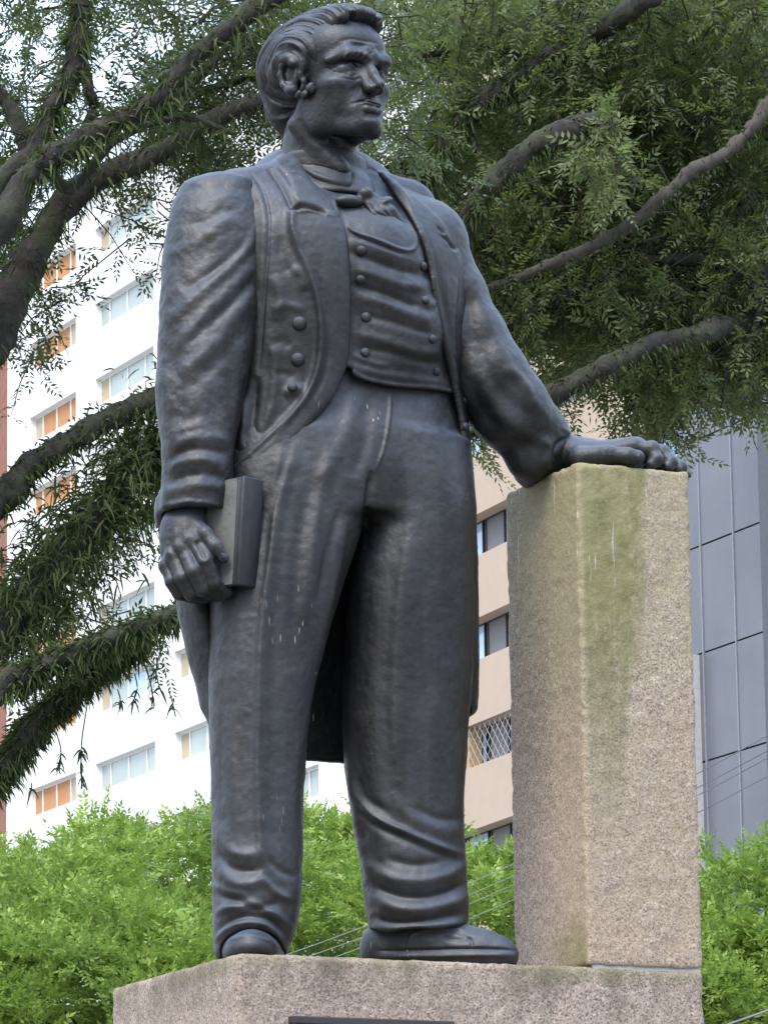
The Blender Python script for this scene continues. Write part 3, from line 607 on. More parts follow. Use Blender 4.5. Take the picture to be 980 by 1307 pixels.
# ---- hand holding the book
hn = Field((-.64, 11.66, 3.84), (-.30, 12.12, 4.28), .0021)
pn = lambda x, y, Y: np.array(P(x, y, Y))
hn.loft([(636, 214, 276, 11.945, .055), (662, 211, 264, 11.935, .055), (690, 208, 256, 11.925, .055)], R_(15), .02)
hn.cap(pn(232, 676, 11.915), pn(232, 700, 11.905), .045, .045, .03); hn.cap(pn(222, 672, 11.94), pn(217, 716, 11.92), .026, .024, .03); hn.cap(pn(244, 668, 11.90), pn(246, 690, 11.875), .028, .022, .03)
FN = [((246, 690, 11.872), (262, 716, 11.845), (272, 744, 11.86), (288, 756, 11.90), .0225), ((234, 700, 11.875), (247, 730, 11.848), (258, 752, 11.865), (276, 760, 11.905), .0225), ((222, 710, 11.885), (232, 738, 11.862), (243, 757, 11.88), (262, 763, 11.92), .021), ((213, 722, 11.90), (219, 742, 11.885), (228, 758, 11.90), (246, 763, 11.94), .0185)]
for a, b_, c, d_, r0 in FN:
    hn.chain([pn(*a), pn(*b_), pn(*c), pn(*d_)], [r0, r0*.97, r0*.9, r0*.8], .0045); hn.ell(pn(*a), r0*1.14, None, .01)
hn.chain([pn(244, 668, 11.90), pn(262, 682, 11.862), pn(275, 698, 11.845), pn(285, 712, 11.845)], [.026, .0195, .0175, .0145], .010)
hn.cap(pn(262, 704, 11.885), pn(275, 735, 11.90), .028, .024, .01)
sk = Sculpt(hn, 1)
for q, rr, a in (([(281, 704), (288, 708), (290, 715)], 1.4, -.0018), ([(280, 704), (282, 713), (288, 717)], 1.2, -.0018), ([(268, 690), (272, 686)], 1.5, -.0014), ([(214, 690), (216, 710)], 3, .002), ([(224, 672), (224, 704)], 3, .002), ([(218, 676), (219, 706)], 3, -.0016), ([(236, 668), (236, 694)], 3, .002), ([(250, 690), (256, 700), (262, 716)], 4, -.007)): sk.stroke(q, rr, a)
sk.noise(.0009, .02, 33); under(sk.done('hand', bronze, None))

# ---- book
ba = Vector((math.cos(R_(50)), math.sin(R_(50)), 0)); bb = Vector((-math.sin(R_(52)), math.cos(R_(52)), 0)); bz = Vector((.06, 0, 1)).normalized()
b0 = P(306, 680, 11.850)
lit_cover = simple('lit_bronze', (.12, .118, .115), .5, .25, 30, bmp=.4)  # lighter bronze: light falling on the front cover is put into its colour
m = MB(); m.obox(b0, ba, bb, bz, 0, .014, 0, .165, -.137, .150); m.obox(b0, ba, bb, bz, .062, .076, 0, .165, -.137, .150); m.obox(b0, ba, bb, bz, .0, .076, -.006, .012, -.138, .151)
bk = under(m.build('book', bronze, None, .005, True)); m = MB(); m.obox(b0, ba, bb, bz, -.004, -.001, .014, .158, -.133, .146); m.build('cover', lit_cover, bk)
m = MB(); m.obox(b0, ba, bb, bz, -.002, .073, .008, .160, -.128, .141); m.build('page_block', bronze, bk, .003, True)

# ---- buttons
dg = D.meshes.new('button'); bm = bmesh.new(); bmesh.ops.create_uvsphere(bm, u_segments=18, v_segments=10, radius=1)
for q in bm.verts: q.co.z *= .62
bm.to_mesh(dg); bm.free(); dg.polygons.foreach_set('use_smooth', [True]*len(dg.polygons)); dg.materials.append(bronze)
from mathutils.bvhtree import BVHTree
def bvh(o):
    n = len(o.data.vertices); c = np.zeros(n*3, np.float32); o.data.vertices.foreach_get('co', c); f = np.zeros(len(o.data.polygons)*4, np.int32); o.data.loops.foreach_get('vertex_index', f)
    return BVHTree.FromPolygons([tuple(q) for q in c.reshape(-1, 3).tolist()], f.reshape(-1, 4).tolist())
parts = {o.name.split('.')[0]: o for o in statue.children}
bc, bw = bvh(parts['tailcoat']), bvh(parts['waistcoat'])
for tree_, lst in ((bc, [(382, 413, 9.5), (380, 459, 9), (373, 494, 6.5), (592, 466, 6.5), (593, 510, 6), (594, 545, 6)]), (bw, [(461, 320, 7), (460, 357, 6.5), (467, 405, 7), (466, 450, 6.5), (540, 340, 6.5), (543, 383, 6), (552, 433, 6), (557, 474, 6)])):
    for px, py, r in lst:
        d_ = (P(px, py, 12)-CAM).normalized(); hit, nn, _, _ = tree_.ray_cast(CAM, d_)
        if hit is None: print('no hit', px, py); continue
        if nn.dot(d_) > 0: nn = -nn
        o = D.objects.new('button', dg); COL.objects.link(o); under(o)
        o.matrix_parent_inverse = Matrix.Translation(-ORG); o.location = hit+nn*.001; o.scale = [r*PXM]*3; o.rotation_euler = nn.to_track_quat('Z', 'Y').to_euler()

# ------------------------------------------------------------------ granite pedestal and pillar
def granite(name, moss):
    m, t, b = material(name); v = obj_co(t)
    c1 = nd(t, 'ShaderNodeTexVoronoi', Scale=250.); t.links.new(v, c1.inputs['Vector'])
    c2 = nd(t, 'ShaderNodeTexVoronoi', Scale=170.); t.links.new(obj_co(t, (1, 1, 1), (3, 3, 3)), c2.inputs['Vector'])
    sep = t.nodes.new('ShaderNodeSeparateColor'); t.links.new(c1.outputs['Color'], sep.inputs[0])
    sep2 = t.nodes.new('ShaderNodeSeparateColor'); t.links.new(c2.outputs['Color'], sep2.inputs[0])
    c = ramp(t, sep.outputs[0], [(.0, (.105, .085, .072)), (.14, (.165, .135, .115)), (.22, (.31, .238, .19)), (.6, (.37, .288, .235)), (.85, (.42, .335, .28)), (1., (.56, .49, .42))])
    c = mix(t, ramp(t, sep2.outputs[1], [(.72, 0.), (.9, .55)]), c, (.20, .165, .14))
    c = mix(t, ramp(t, noise(t, 3.2, 5, .6, v), [(.35, 0.), (.75, .38)]), c, (.28, .225, .18))
    n = noise(t, 55, 4, .6, v); n3 = noise(t, 7, 5, .6, obj_co(t, (1, 1, .22)))
    h = mth(t, 'ADD', mth(t, 'MULTIPLY', n, .7), mth(t, 'MULTIPLY', sep.outputs[0], .3))
    g = nd(t, 'ShaderNodeNewGeometry') if 0 else t.nodes.new('ShaderNodeNewGeometry')
    co = t.nodes.new('ShaderNodeTexCoord'); sx = t.nodes.new('ShaderNodeSeparateXYZ'); t.links.new(co.outputs['Object'], sx.inputs[0])
    X, Y, Z = sx.outputs
    dirt = mth(t, 'MULTIPLY', ramp(t, noise(t, 9, 5, .65, obj_co(t, (1, 1, .35))), [(.42, 0.), (.6, 1.)]), ramp(t, mth(t, 'SUBTRACT', Z, ZP-.30), [(.12, 0.), (.30, 1.)]))
    if moss:
        # position along the front (s) and along the side (q), measured from the near corner
        dx = mth(t, 'SUBTRACT', X, PCo.x); dy = mth(t, 'SUBTRACT', Y, PCo.y)
        s_ = mth(t, 'ADD', mth(t, 'MULTIPLY', dx, E1.x), mth(t, 'MULTIPLY', dy, E1.y)); q_ = mth(t, 'ADD', mth(t, 'MULTIPLY', dx, E2.x), mth(t, 'MULTIPLY', dy, E2.y))
        hz = mth(t, 'SUBTRACT', mth(t, 'MULTIPLY', Z, 1/1.35), ZP/1.35)                       # 0 at the foot, 1 at the top
        wob = mth(t, 'MULTIPLY', mth(t, 'SUBTRACT', n3, .5), .20)
        # green algae below the hand: wide at the top, narrowing down
        wdt = mth(t, 'ADD', mth(t, 'MULTIPLY', hz, .17), .055)
        e = mth(t, 'SUBTRACT', mth(t, 'ADD', wdt, wob), s_)
        gm = mth(t, 'MULTIPLY', ramp(t, mth(t, 'ADD', mth(t, 'MULTIPLY', e, 9), .30), [(.12, 0.), (.5, 1.)]), ramp(t, mth(t, 'ADD', hz, mth(t, 'MULTIPLY', wob, 1.5)), [(.24, 0.), (.5, .55), (.8, 1.)]))
        gm = mth(t, 'MULTIPLY', gm, ramp(t, mth(t, 'MULTIPLY', s_, 10), [(.0, .35), (.16, .9)]))
        gm = mth(t, 'MULTIPLY', gm, ramp(t, mth(t, 'ADD', mth(t, 'MULTIPLY', n, .5), mth(t, 'MULTIPLY', noise(t, 42, 3, .6, obj_co(t, (1, 1, .09))), .6)), [(.40, .3), (.52, 1.)]))
        gm2 = mth(t, 'MULTIPLY', ramp(t, mth(t, 'ADD', mth(t, 'MULTIPLY', mth(t, 'SUBTRACT', s_, .22), 9), mth(t, 'MULTIPLY', wob, 3)), [(.0, 0.), (.1, .0)]), 0)
        c = mix(t, gm, c, mix(t, n, (.042, .062, .007), (.125, .135, .028)))
        # ochre-green wash down the side face near the corner
        om = mth(t, 'MULTIPLY', ramp(t, mth(t, 'ADD', mth(t, 'MULTIPLY', mth(t, 'ADD', q_, wob), 5), 0), [(.0, 1.), (.62, .8), (1., 0.)]), ramp(t, mth(t, 'MULTIPLY', q_, 12), [(.0, 0.), (.05, 1.)]))
        om = mth(t, 'MULTIPLY', om, ramp(t, hz, [(.0, .65), (.5, .55), (1., .8)]))
        c = mix(t, mth(t, 'MULTIPLY', om, .42), c, mix(t, hz, (.48, .37, .20), (.36, .33, .17)))
        om2 = mth(t, 'MULTIPLY', ramp(t, hz, [(.55, 0.), (.95, .75)]), ramp(t, mth(t, 'MULTIPLY', q_, 12), [(.0, 0.), (.05, 1.)]))
        c = mix(t, mth(t, 'MULTIPLY', om2, ramp(t, n3, [(.35, .35), (.6, 1.)])), c, (.28, .25, .14))
        fm = mth(t, 'MULTIPLY', ramp(t, mth(t, 'ADD', hz, mth(t, 'MULTIPLY', wob, .6)), [(.05, 1.), (.13, 0.)]), ramp(t, mth(t, 'MULTIPLY', q_, 4), [(.02, 0.), (.06, 1.), (.5, .9), (.9, 0.)]))
        c = mix(t, mth(t, 'MULTIPLY', fm, .6), c, (.15, .15, .05))
        lm = mth(t, 'MULTIPLY', ramp(t, noise(t, 85, 2, .5, obj_co(t, (1, 1, .10))), [(.68, 0.), (.72, .6)]), ramp(t, hz, [(.6, 0.), (.85, 1.)]))
        c = mix(t, lm, c, (.52, .52, .46))
    else:
        c = mix(t, mth(t, 'MULTIPLY', dirt, .72), c, (.085, .075, .050))
        c = mix(t, mth(t, 'MULTIPLY', ramp(t, mth(t, 'SUBTRACT', Z, ZP-.06), [(.0, 0.), (.06, .6)]), ramp(t, n3, [(.4, 0.), (.6, 1.)])), c, (.16, .15, .07))
    t.links.new(c, b.inputs['Base Color']); b.inputs['Roughness'].default_value = .85; b.inputs['Specular IOR Level'].default_value = .3
    bump(t, b, h, .75, .007); return m
C0 = P(303, 1216, 11.75); C0.z = ZP
PCo = C0+E1*1.0035
def stone(name, corner, l1, l2, z0, z1, mat, parent, h=.006, seed=1, rad=.006, amp=.0016):
    c = corner+E1*l1/2+E2*l2/2; c.z = (z0+z1)/2
    ex = np.array((abs(E1.x)*l1+abs(E2.x)*l2, abs(E1.y)*l1+abs(E2.y)*l2, z1-z0))/2+.04
    f = Field(np.array(c)-ex, np.array(c)+ex, h); f.rbox(c, (l1/2, l2/2, (z1-z0)/2), np.array([E1, E2, (0, 0, 1)]), rad, 0)
    V, Q = f.mesh(); N = normals(V, Q)
    dz = np.minimum(np.abs(V[:, 2]-z1), 9); a = (V-np.array(corner))@np.array(E1); b_ = (V-np.array(corner))@np.array(E2)
    da, db = np.minimum(np.abs(a), np.abs(a-l1)), np.minimum(np.abs(b_), np.abs(b_-l2)); dd = np.sort(np.stack([dz, da, db]), 0)[1]
    edge = np.exp(-(dd/.010)**2)
    V = V+N*(amp*fbm(V/.03, seed, 3)-edge*.0055*np.clip(fbm(V/.022, seed+5, 3)+.15, 0, 1.2))[:, None]
    return link(name, mesh_np(name, V, Q), mat, parent)
gr_p, gr_b = granite('mossy_granite', True), granite('stained_granite', False)
pil = thing('granite_pillar', 'tall square granite pillar streaked with green moss under the statue\'s hand', 'pillar', PCo)
def keep(o, root): o.parent = root; o.matrix_parent_inverse = Matrix.Translation(-root.location); return o
keep(stone('shaft', PCo-E1*.008+E2*.003, .341, .425, ZP+.006, 4.341, gr_p, None, .006, 3, .008), pil)
mort = simple('mortar', (.36, .35, .33), .9, .2, 40, bmp=.3)
m = MB(); m.obox(PCo, E1, E2, Vector((0, 0, 1)), .006, .327, .009, .41, -.003, .010); keep(m.build('mortar_bed', mort, None), pil)
ped = thing('granite_pedestal', 'broad speckled granite pedestal carrying the bronze statue and the pillar', 'pedestal', Vector((C0.x, C0.y, 0)))
keep(stone('top_block', C0, 1.336, .84, 2.30, ZP, gr_b, None, .0075, 9, .012, .002), ped)
m = MB(); z1 = Vector((0, 0, 1)); q0 = Vector((C0.x, C0.y, 0))
m.obox(q0, E1, E2, z1, .0, 1.336, .0, .84, .62, 2.296); keep(m.build('lower_block', gr_b, None, .01), ped)
m = MB(); m.obox(q0, E1, E2, z1, -.18, 1.516, -.18, 1.02, .30, .618); keep(m.build('step', gr_b, None, .01), ped)
m = MB(); m.obox(q0, E1, E2, z1, -.45, 1.786, -.45, 1.29, -.05, .298); keep(m.build('step', gr_b, None, .01), ped)
darkm = simple('dark_bronze_plate', (.030, .028, .027), .5, .2, 20, bmp=.1)
pa = (P(365, 1299, 11.81)-C0); zt = P(365, 1299, 11.81).z+.002
m = MB(); m.obox(q0, E1, E2, z1, .138, .594, -.022, .004, zt-.40, zt-.38); m.obox(q0, E1, E2, z1, .138, .594, -.022, .004, zt-.020, zt); m.obox(q0, E1, E2, z1, .138, .158, -.022, .004, zt-.38, zt-.020); m.obox(q0, E1, E2, z1, .574, .594, -.022, .004, zt-.38, zt-.020)
pq = thing('plaque', 'dark metal plaque fixed to the front of the granite pedestal', 'plaque', q0+E1*.366+z1*(zt-.4)); keep(m.build('frame', darkm, None, .003), pq)
m = MB(); m.obox(q0, E1, E2, z1, .158, .574, -.010, .004, zt-.38, zt-.020); keep(m.build('plate', darkm, None), pq)

# ------------------------------------------------------------------ ground
pav = simple('pale_paving', (.15, .14, .125), .9, .15, 3)
m = MB(); m.v = [(-1500, -300, 0), (1500, -300, 0), (1500, 2500, 0), (-1500, 2500, 0)]; m.f = [(0, 1, 2, 3)]
tag(m.build('ground', simple('grey_ground', (.20, .19, .17), .95, .2, .5), None), kind='structure')
m = MB(); m.v = [(-30, -12, .004), (30, -12, .004), (30, 36, .004), (-30, 36, .004)]; m.f = [(0, 1, 2, 3)]; tag(m.build('plaza_paving', pav, None), kind='structure')
m = MB(); m.obox(Vector((0, 48, 0)), Vector((1, 0, 0)), Vector((0, 1, 0)), z1, -120, 120, 0, 9, .0, .006); tag(m.build('road', simple('asphalt', (.05, .05, .052), .9, .2, 6), None), kind='structure')
m = MB(); m.obox(Vector((0, 45.5, 0)), Vector((1, 0, 0)), Vector((0, 1, 0)), z1, -120, 120, 0, 2.4, .0, .13); tag(m.build('pavement', pav, None), kind='structure')

# ------------------------------------------------------------------ buildings
class Face:
    """a vertical wall plane: origin o (ground), d runs away to the left, n points to the viewer's side"""
    def __init__(s, px, Y, az):
        a = R_(az); s.d = Vector((-math.sin(a), math.cos(a), 0)); s.n = Vector((-math.cos(a), -math.sin(a), 0)); s.o = P(px, 900, Y); s.o.z = 0
    def sz(s, px, py):
        d = Fv*FPX+Rv*(px-490)+Uv*(653.5-py); k = (s.o-CAM).dot(s.n)/d.dot(s.n); q = CAM+d*k-s.o; return q.dot(s.d), (CAM+d*k).z
    def box(s, m, s0, s1, z0, z1_, n0, n1): m.obox(s.o, s.d, s.n, Vector((0, 0, 1)), s0, s1, n0, n1, z0, z1_)
def glass(name, col, rough=.08):
    m, t, b = material(name); v = obj_co(t); c = ramp(t, noise(t, .25, 3, .5, v), [(.35, tuple(x*.8 for x in col)), (.65, col)]); t.links.new(c, b.inputs['Base Color'])
    b.inputs['Roughness'].default_value = rough; b.inputs['Specular IOR Level'].default_value = .7; bump(t, b, noise(t, .6, 2, .5, v), .03, .2); return m
white = simple('white_render', (.74, .74, .74), .9, .03, .4); wframe = simple('white_frame', (.70, .70, .68), .5, .05); gframe = simple('grey_frame', (.30, .31, .31), .5, .1)
gl_pale = glass('pale_glass', (.36, .42, .39), .2); gl_dark = glass('dark_glass', (.045, .05, .055)); gl_blue = glass('blue_glass', (.42, .60, .80))
cur_o = simple('orange_curtain', (.44, .21, .085), .8, .15, 2); cur_b = simple('beige_curtain', (.42, .35, .24), .8, .15, 2)
def wall_with_holes(F, m, s0, s1, z0, z1_, holes, n0=-.35, n1=0.):
    """holes: rows of (za, zb, [(sa, sb)...])"""
    zc = z0
    for za, zb, cols in sorted(holes):
        if za > zc: F.box(m, s0, s1, zc, za, n0, n1)
        c = s0
        for sa, sb in sorted(cols):
            if sa > c: F.box(m, c, sa, za, zb, n0, n1)
            c = sb
        if c < s1: F.box(m, c, s1, za, zb, n0, n1)
        zc = zb
    if zc < z1_: F.box(m, s0, s1, zc, z1_, n0, n1)
def window(F, root, sa, sb, za, zb, panes, frame, dep=-.25, fr=.07):
    """panes: list of (fraction, material) from the far (left) end to the near end"""
    f = MB(); F.box(f, sa, sb, za, za+fr, dep-.05, dep+.03); F.box(f, sa, sb, zb-fr, zb, dep-.05, dep+.03)
    tot = sum(p[0] for p in panes); c = sb; edges = [sb]
    for w_, _ in panes: c -= (sb-sa)*w_/tot; edges.append(c)
    for i, e in enumerate(edges):
        lo, hi = (e-fr, e) if i == 0 else ((e, e+fr) if i == len(edges)-1 else (e-fr/2, e+fr/2)); F.box(f, lo, hi, za+fr, zb-fr, dep-.05, dep+.03)
    w_ = f.build('window', frame, None); keep(w_, root)
    for i, (_, mt) in enumerate(panes):
        g = MB(); F.box(g, edges[i+1]+fr*.5, edges[i]-fr*.5, za+fr, zb-fr, dep-.03, dep-.01); o = g.build('pane', mt, None); o.parent = w_
    return w_
rnd = random.Random(4)
# white apartment block
F = Face(120, 184, 25.5); bw_ = thing('white_apartment_block', 'bright white apartment block with rows of wide windows, left behind the statue', 'building', F.o)
sA, sB, sC = [(F.sz(x1, 700)[0], F.sz(x0, 700)[0]) for x0, x1 in ((38, 97), (122, 197), (222, 296))]
pit = sC[1]-sC[0]; gap = sB[0]-sC[1]
cols = [sA, sB, sC]; nx = sC[0]-gap
for k in range(3): cols.append((nx-pit, nx)); nx -= pit+gap
z_top0 = F.sz(122, 976)[1]; z_b0 = F.sz(122, 1012)[1]; pz = (F.sz(122, 388)[1]-z_top0)/6
holes = []; wins = []
for r in range(-5, 8):
    za, zb = z_b0+pz*r, z_top0+pz*r
    if za < 1: continue
    holes.append((za, zb, cols)); wins += [(r, k, c, za, zb) for k, c in enumerate(cols)]
sL, sR = F.sz(9, 700)[0], cols[-1][0]-1.4; roof = z_top0+pz*7+1.7
m = MB(); wall_with_holes(F, m, sR, sL, 0, roof, holes); keep(m.build('wall', white, None), bw_)
m = MB(); F.box(m, sR+.02, sL-.02, .5, roof-.3, -14, -.6); keep(m.build('core', simple('inner_grey', (.35, .33, .30), .9), None), bw_)
m = MB(); F.box(m, sR-.3, sL+.3, roof, roof+.35, -14.3, .3); keep(m.build('roof_edge', white, None), bw_)
for r, k, (sa, sb), za, zb in wins:
    if k == 0: ps = [(.6, cur_b if r % 2 else cur_o), (1, cur_o), (1, cur_o), (.75, cur_b if r in (0, 6) else cur_o)]
    else: ps = [(.55, cur_b if (r+k) % 3 != 1 else gl_pale), (1, gl_pale), (1, gl_blue if (r, k) == (1, 1) else gl_pale), (.75, gl_pale)]
    window(F, bw_, sa, sb, za, zb, ps, wframe, fr=.09)
# brick building at the far left
brick = simple('red_brick', (.24, .105, .07), .9, .2, 3)
Fb = Face(-60, 230, 25.5); s0_, _ = Fb.sz(60, 700); rb = thing('brick_building', 'narrow strip of red brick building at the left edge', 'building', Fb.o)
m = MB(); Fb.box(m, s0_, s0_+14, 0, Fb.sz(0, 442)[1], -10, 0); keep(m.build('wall', brick, None), rb)
m = MB(); Fb.box(m, s0_-.1, s0_+14.1, Fb.sz(0, 442)[1], Fb.sz(0, 442)[1]+.3, -10.1, .1); keep(m.build('roof_edge', simple('concrete', (.3, .28, .26), .9), None), rb)
# peach building with recessed window bands
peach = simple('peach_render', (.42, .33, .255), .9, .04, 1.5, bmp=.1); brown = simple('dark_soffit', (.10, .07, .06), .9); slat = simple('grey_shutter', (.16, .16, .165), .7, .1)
F = Face(640, 136, 22); pb = thing('peach_apartment_block', 'peach rendered building with dark recessed window bands between statue and pillar', 'building', F.o)
s1_, s0_ = F.sz(560, 800)[0], F.sz(866, 560)[0]
bt = [F.sz(625, y)[1] for y in (1052, 912, 784, 648)]; pz = (bt[3]-bt[0])/3
bands = [bt[0]+pz*k for k in range(-6, 9)]; bh = F.sz(625, 971)[1]-bt[0]          # parapet height, bottom at each bt
dframe = simple('black_frame', (.03, .03, .032), .5)
grille = simple('grey_net', (.40, .40, .40), .6)
for k, z in enumerate(bands):
    if z < .5: continue
    hh = bh if k < 10 else bh*1.0
    m = MB(); F.box(m, s0_, s1_, z, z+hh, -.5, 0); keep(m.build('parapet', peach, None), pb)
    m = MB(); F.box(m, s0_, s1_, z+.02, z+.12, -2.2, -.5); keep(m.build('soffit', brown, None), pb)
    zw = z+hh; zt_ = z+pz
    if zw < F.sz(640, 1320)[1]: continue
    c = F.sz(601, 800)[0]+3.5; kk = 0
    while c-3.3 > s0_:
        mt = [(1.1, slat), (.28, gl_dark), (1.2, gl_blue)] if kk % 3 != 2 else [(1, gl_dark), (1, slat)]
        window(F, pb, c-3.3, c, zw-.02, zt_+.02, mt, dframe, dep=-.55, fr=.05); c -= 3.5; kk += 1
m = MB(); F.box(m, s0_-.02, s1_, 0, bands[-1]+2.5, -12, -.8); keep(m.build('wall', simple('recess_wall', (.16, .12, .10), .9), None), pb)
m = MB(); z10 = bands[10]; F.box(m, s0_, F.sz(756, 600)[0], bt[3]+bh*.9, bands[-1]+2.6, -.9, .06); keep(m.build('stair_panel', peach, None), pb)
for kk in range(8, 14): # pale frames of the upper windows
    pass
# safety net over one balcony opening
zn = bands[[i for i, z in enumerate(bands) if abs(z-bt[0]) < .01][0]]+bh; m = MB(); sa, sb = F.sz(655, 940)[0], F.sz(594, 940)[0]; hh = pz-bh
for i in range(-8, 26):
    for sg in (1, -1):
        x0 = sa+i*.38; p = []
        a0, a1 = (x0, x0+sg*hh); z0q, z1q = 0, hh
        lo, hi = sa, sb
        ts = [0, 1]
        if a1 != a0:
            t0, t1 = sorted(((lo-a0)/(a1-a0), (hi-a0)/(a1-a0))); ts = [max(0, t0), min(1, t1)]
        if ts[1] <= ts[0]: continue
        A, B = [F.o+F.d*(a0+(a1-a0)*t_)+F.n*(-.08)+Vector((0, 0, zn+hh*t_)) for t_ in ts]; dd = (B-A).normalized(); nn = F.n*.006; cc = dd.cross(F.n)*.006
        m.hexa([A-nn-cc, A+nn-cc, A+nn+cc, A-nn+cc, B-nn-cc, B+nn-cc, B+nn+cc, B-nn+cc])
keep(m.build('safety_net', grille, None), pb)
m = MB(); F.box(m, sb-.05, sb+.35, zn, zn+hh, -.5, -.1); keep(m.build('post', simple('ochre_post', (.42, .28, .14), .8), None), pb)
# grey panelled tower
pan, t, b = material('grey_glazed_panel'); v = obj_co(t); c = ramp(t, noise(t, .5, 4, .6, v), [(.3, (.09, .097, .112)), (.7, (.125, .13, .145))]); t.links.new(c, b.inputs['Base Color']); b.inputs['Roughness'].default_value = .3; bump(t, b, noise(t, .35, 2, .5, v), .05, .3)
seam = simple('pale_seam', (.19, .21, .245), .5); seamd = simple('dark_seam', (.055, .06, .07), .6)
F = Face(905, 122, 25.0); tw = thing('grey_glass_tower', 'tall grey tower clad in glazed panels, right of the pillar', 'building', F.o)
sq = [F.sz(x, 690)[0] for x in (866, 894, 936, 973)]; pw = sq[2]-sq[1]; dz_ = F.sz(936, 680)[1]-F.sz(936, 820)[1]; zj = F.sz(936, 680)[1]
edges = [sq[1]-pw*k*-1 for k in range(0)] ; xs = [sq[0], sq[1]]+[sq[1]+pw*k for k in range(1, 8)]
zz = zj-dz_*9
while zz < zj+dz_*8:
    if zz > 0:
        for i in range(len(xs)-1):
            m = MB(); lo, hi = min(xs[i], xs[i+1]), max(xs[i], xs[i+1]); off = rnd.uniform(0, .012); F.box(m, lo+.03, hi-.03, zz+.025, zz+dz_-.025, -.1, off); o = m.build('panel', pan, None); keep(o, tw)
    zz += dz_
lo, hi = min(xs), max(xs)
m = MB(); F.box(m, lo-.0, hi, 0, zj+dz_*8, -16, -.101); keep(m.build('frame', seamd, None), tw)
for i, x in enumerate(xs[1:-1]):
    m = MB(); F.box(m, x-.028, x+.028, 0, zj+dz_*8, -.1, .03); keep(m.build('seam', seam, None), tw)
m = MB(); F.box(m, xs[3]-1.25, xs[3]-.5, 0, zj+dz_*2.2, -.05, .5); keep(m.build('pilaster', simple('charcoal', (.07, .075, .085), .6), None), tw)
m = MB(); F.box(m, sq[0]+.0, sq[1]+.25, 0, F.sz(895, 835)[1], -.0, .35); keep(m.build('side_strip', simple('pale_concrete', (.42, .42, .43), .8), None), tw)

# ------------------------------------------------------------------ overhead cables
cab = simple('black_cable', (.05, .05, .055), .6); cabp = simple('weathered_grey_cable', (.20, .21, .22), .6)
def tube(pts, rs, sides=6, closed=True):
    V = []; Q = []; n = len(pts); up = Vector((0, 0, 1))
    for i, p in enumerate(pts):
        p = Vector(p); d = (Vector(pts[min(i+1, n-1)])-Vector(pts[max(i-1, 0)])).normalized(); a = d.cross(up)
        a = a.normalized() if a.length > .05 else Vector((1, 0, 0)); b_ = a.cross(d)
        for k in range(sides): th = 2*math.pi*k/sides; V.append(p+(a*math.cos(th)+b_*math.sin(th))*rs[i])
    for i in range(n-1):
        for k in range(sides): Q.append((i*sides+k, i*sides+(k+1) % sides, (i+1)*sides+(k+1) % sides, (i+1)*sides+k))
    return np.array([tuple(v) for v in V]), np.array(Q)
for i, (ya, yb, mt, lab) in enumerate(((1262, 905, cabp, 'uppermost of the four cables behind the pillar'), (1272, 925, cabp, 'second cable from the top behind the pillar'), (1286, 934, cabp, 'third cable from the top behind the pillar'), (1300, 958, cabp, 'lowest of the four long cables behind the pillar'))):
    a, b_ = P(230, ya, 36), P(1040, yb, 30); pts = []
    for k in range(25):
        q = a.lerp(b_, k/24); q.z -= .16*4*(k/24)*(1-k/24); pts.append(q)
    V, Q = tube(pts, [.0036]*25, 5); tag(link('overhead_cable', mesh_np('overhead_cable', V, Q), mt), 'thin grey overhead cable, '+lab, 'cable', 'cables crossing behind the statue')
V, Q = tube([P(915, 1313, 28), P(950, 1301, 28), P(1020, 1276, 28)], [.007]*3, 6); tag(link('overhead_cable', mesh_np('overhead_cable', V, Q), cabp), 'pale cable crossing the bottom right corner below the green tree', 'cable')

# ------------------------------------------------------------------ trees
def leafmat(name, cols, trans=.35, rough=.5):
    m, t, b = material(name); nt_ = t; g = t.nodes.new('ShaderNodeNewGeometry'); 
    c = ramp(t, g.outputs['Random Per Island'], [(i/(len(cols)-1), q) for i, q in enumerate(cols)])
    c = mix(t, ramp(t, noise(t, .8, 3, .6, obj_co(t)), [(.35, 0.), (.65, .5)]), c, tuple(x*.65 for x in cols[0]))
    t.links.new(c, b.inputs['Base Color']); b.inputs['Roughness'].default_value = rough; b.inputs['Specular IOR Level'].default_value = .35
    tr_ = t.nodes.new('ShaderNodeBsdfTranslucent'); t.links.new(mix(t, .5, c, (.20, .30, .05), 'MIX'), tr_.inputs[0]); ms = t.nodes.new('ShaderNodeMixShader'); ms.inputs[0].default_value = trans
    t.links.new(b.outputs[0], ms.inputs[1]); t.links.new(tr_.outputs[0], ms.inputs[2]); t.links.new(ms.outputs[0], t.nodes['Material Output'].inputs[0]); return m
bark, t, b = material('grey_brown_bark'); v = obj_co(t); n = noise(t, 14, 6, .7, v, .6); c = ramp(t, n, [(.3, (.014, .012, .010)), (.55, (.030, .026, .022)), (.75, (.07, .06, .05))])
c = mix(t, ramp(t, noise(t, 5, 4, .6, v), [(.45, 0.), (.65, .6)]), c, (.05, .065, .028)); t.links.new(c, b.inputs['Base Color']); b.inputs['Roughness'].default_value = .95; bump(t, b, n, .9, .03)
bark_pale = simple('pale_brown_bark', (.068, .060, .050), .95, .45, 9, bmp=.6)
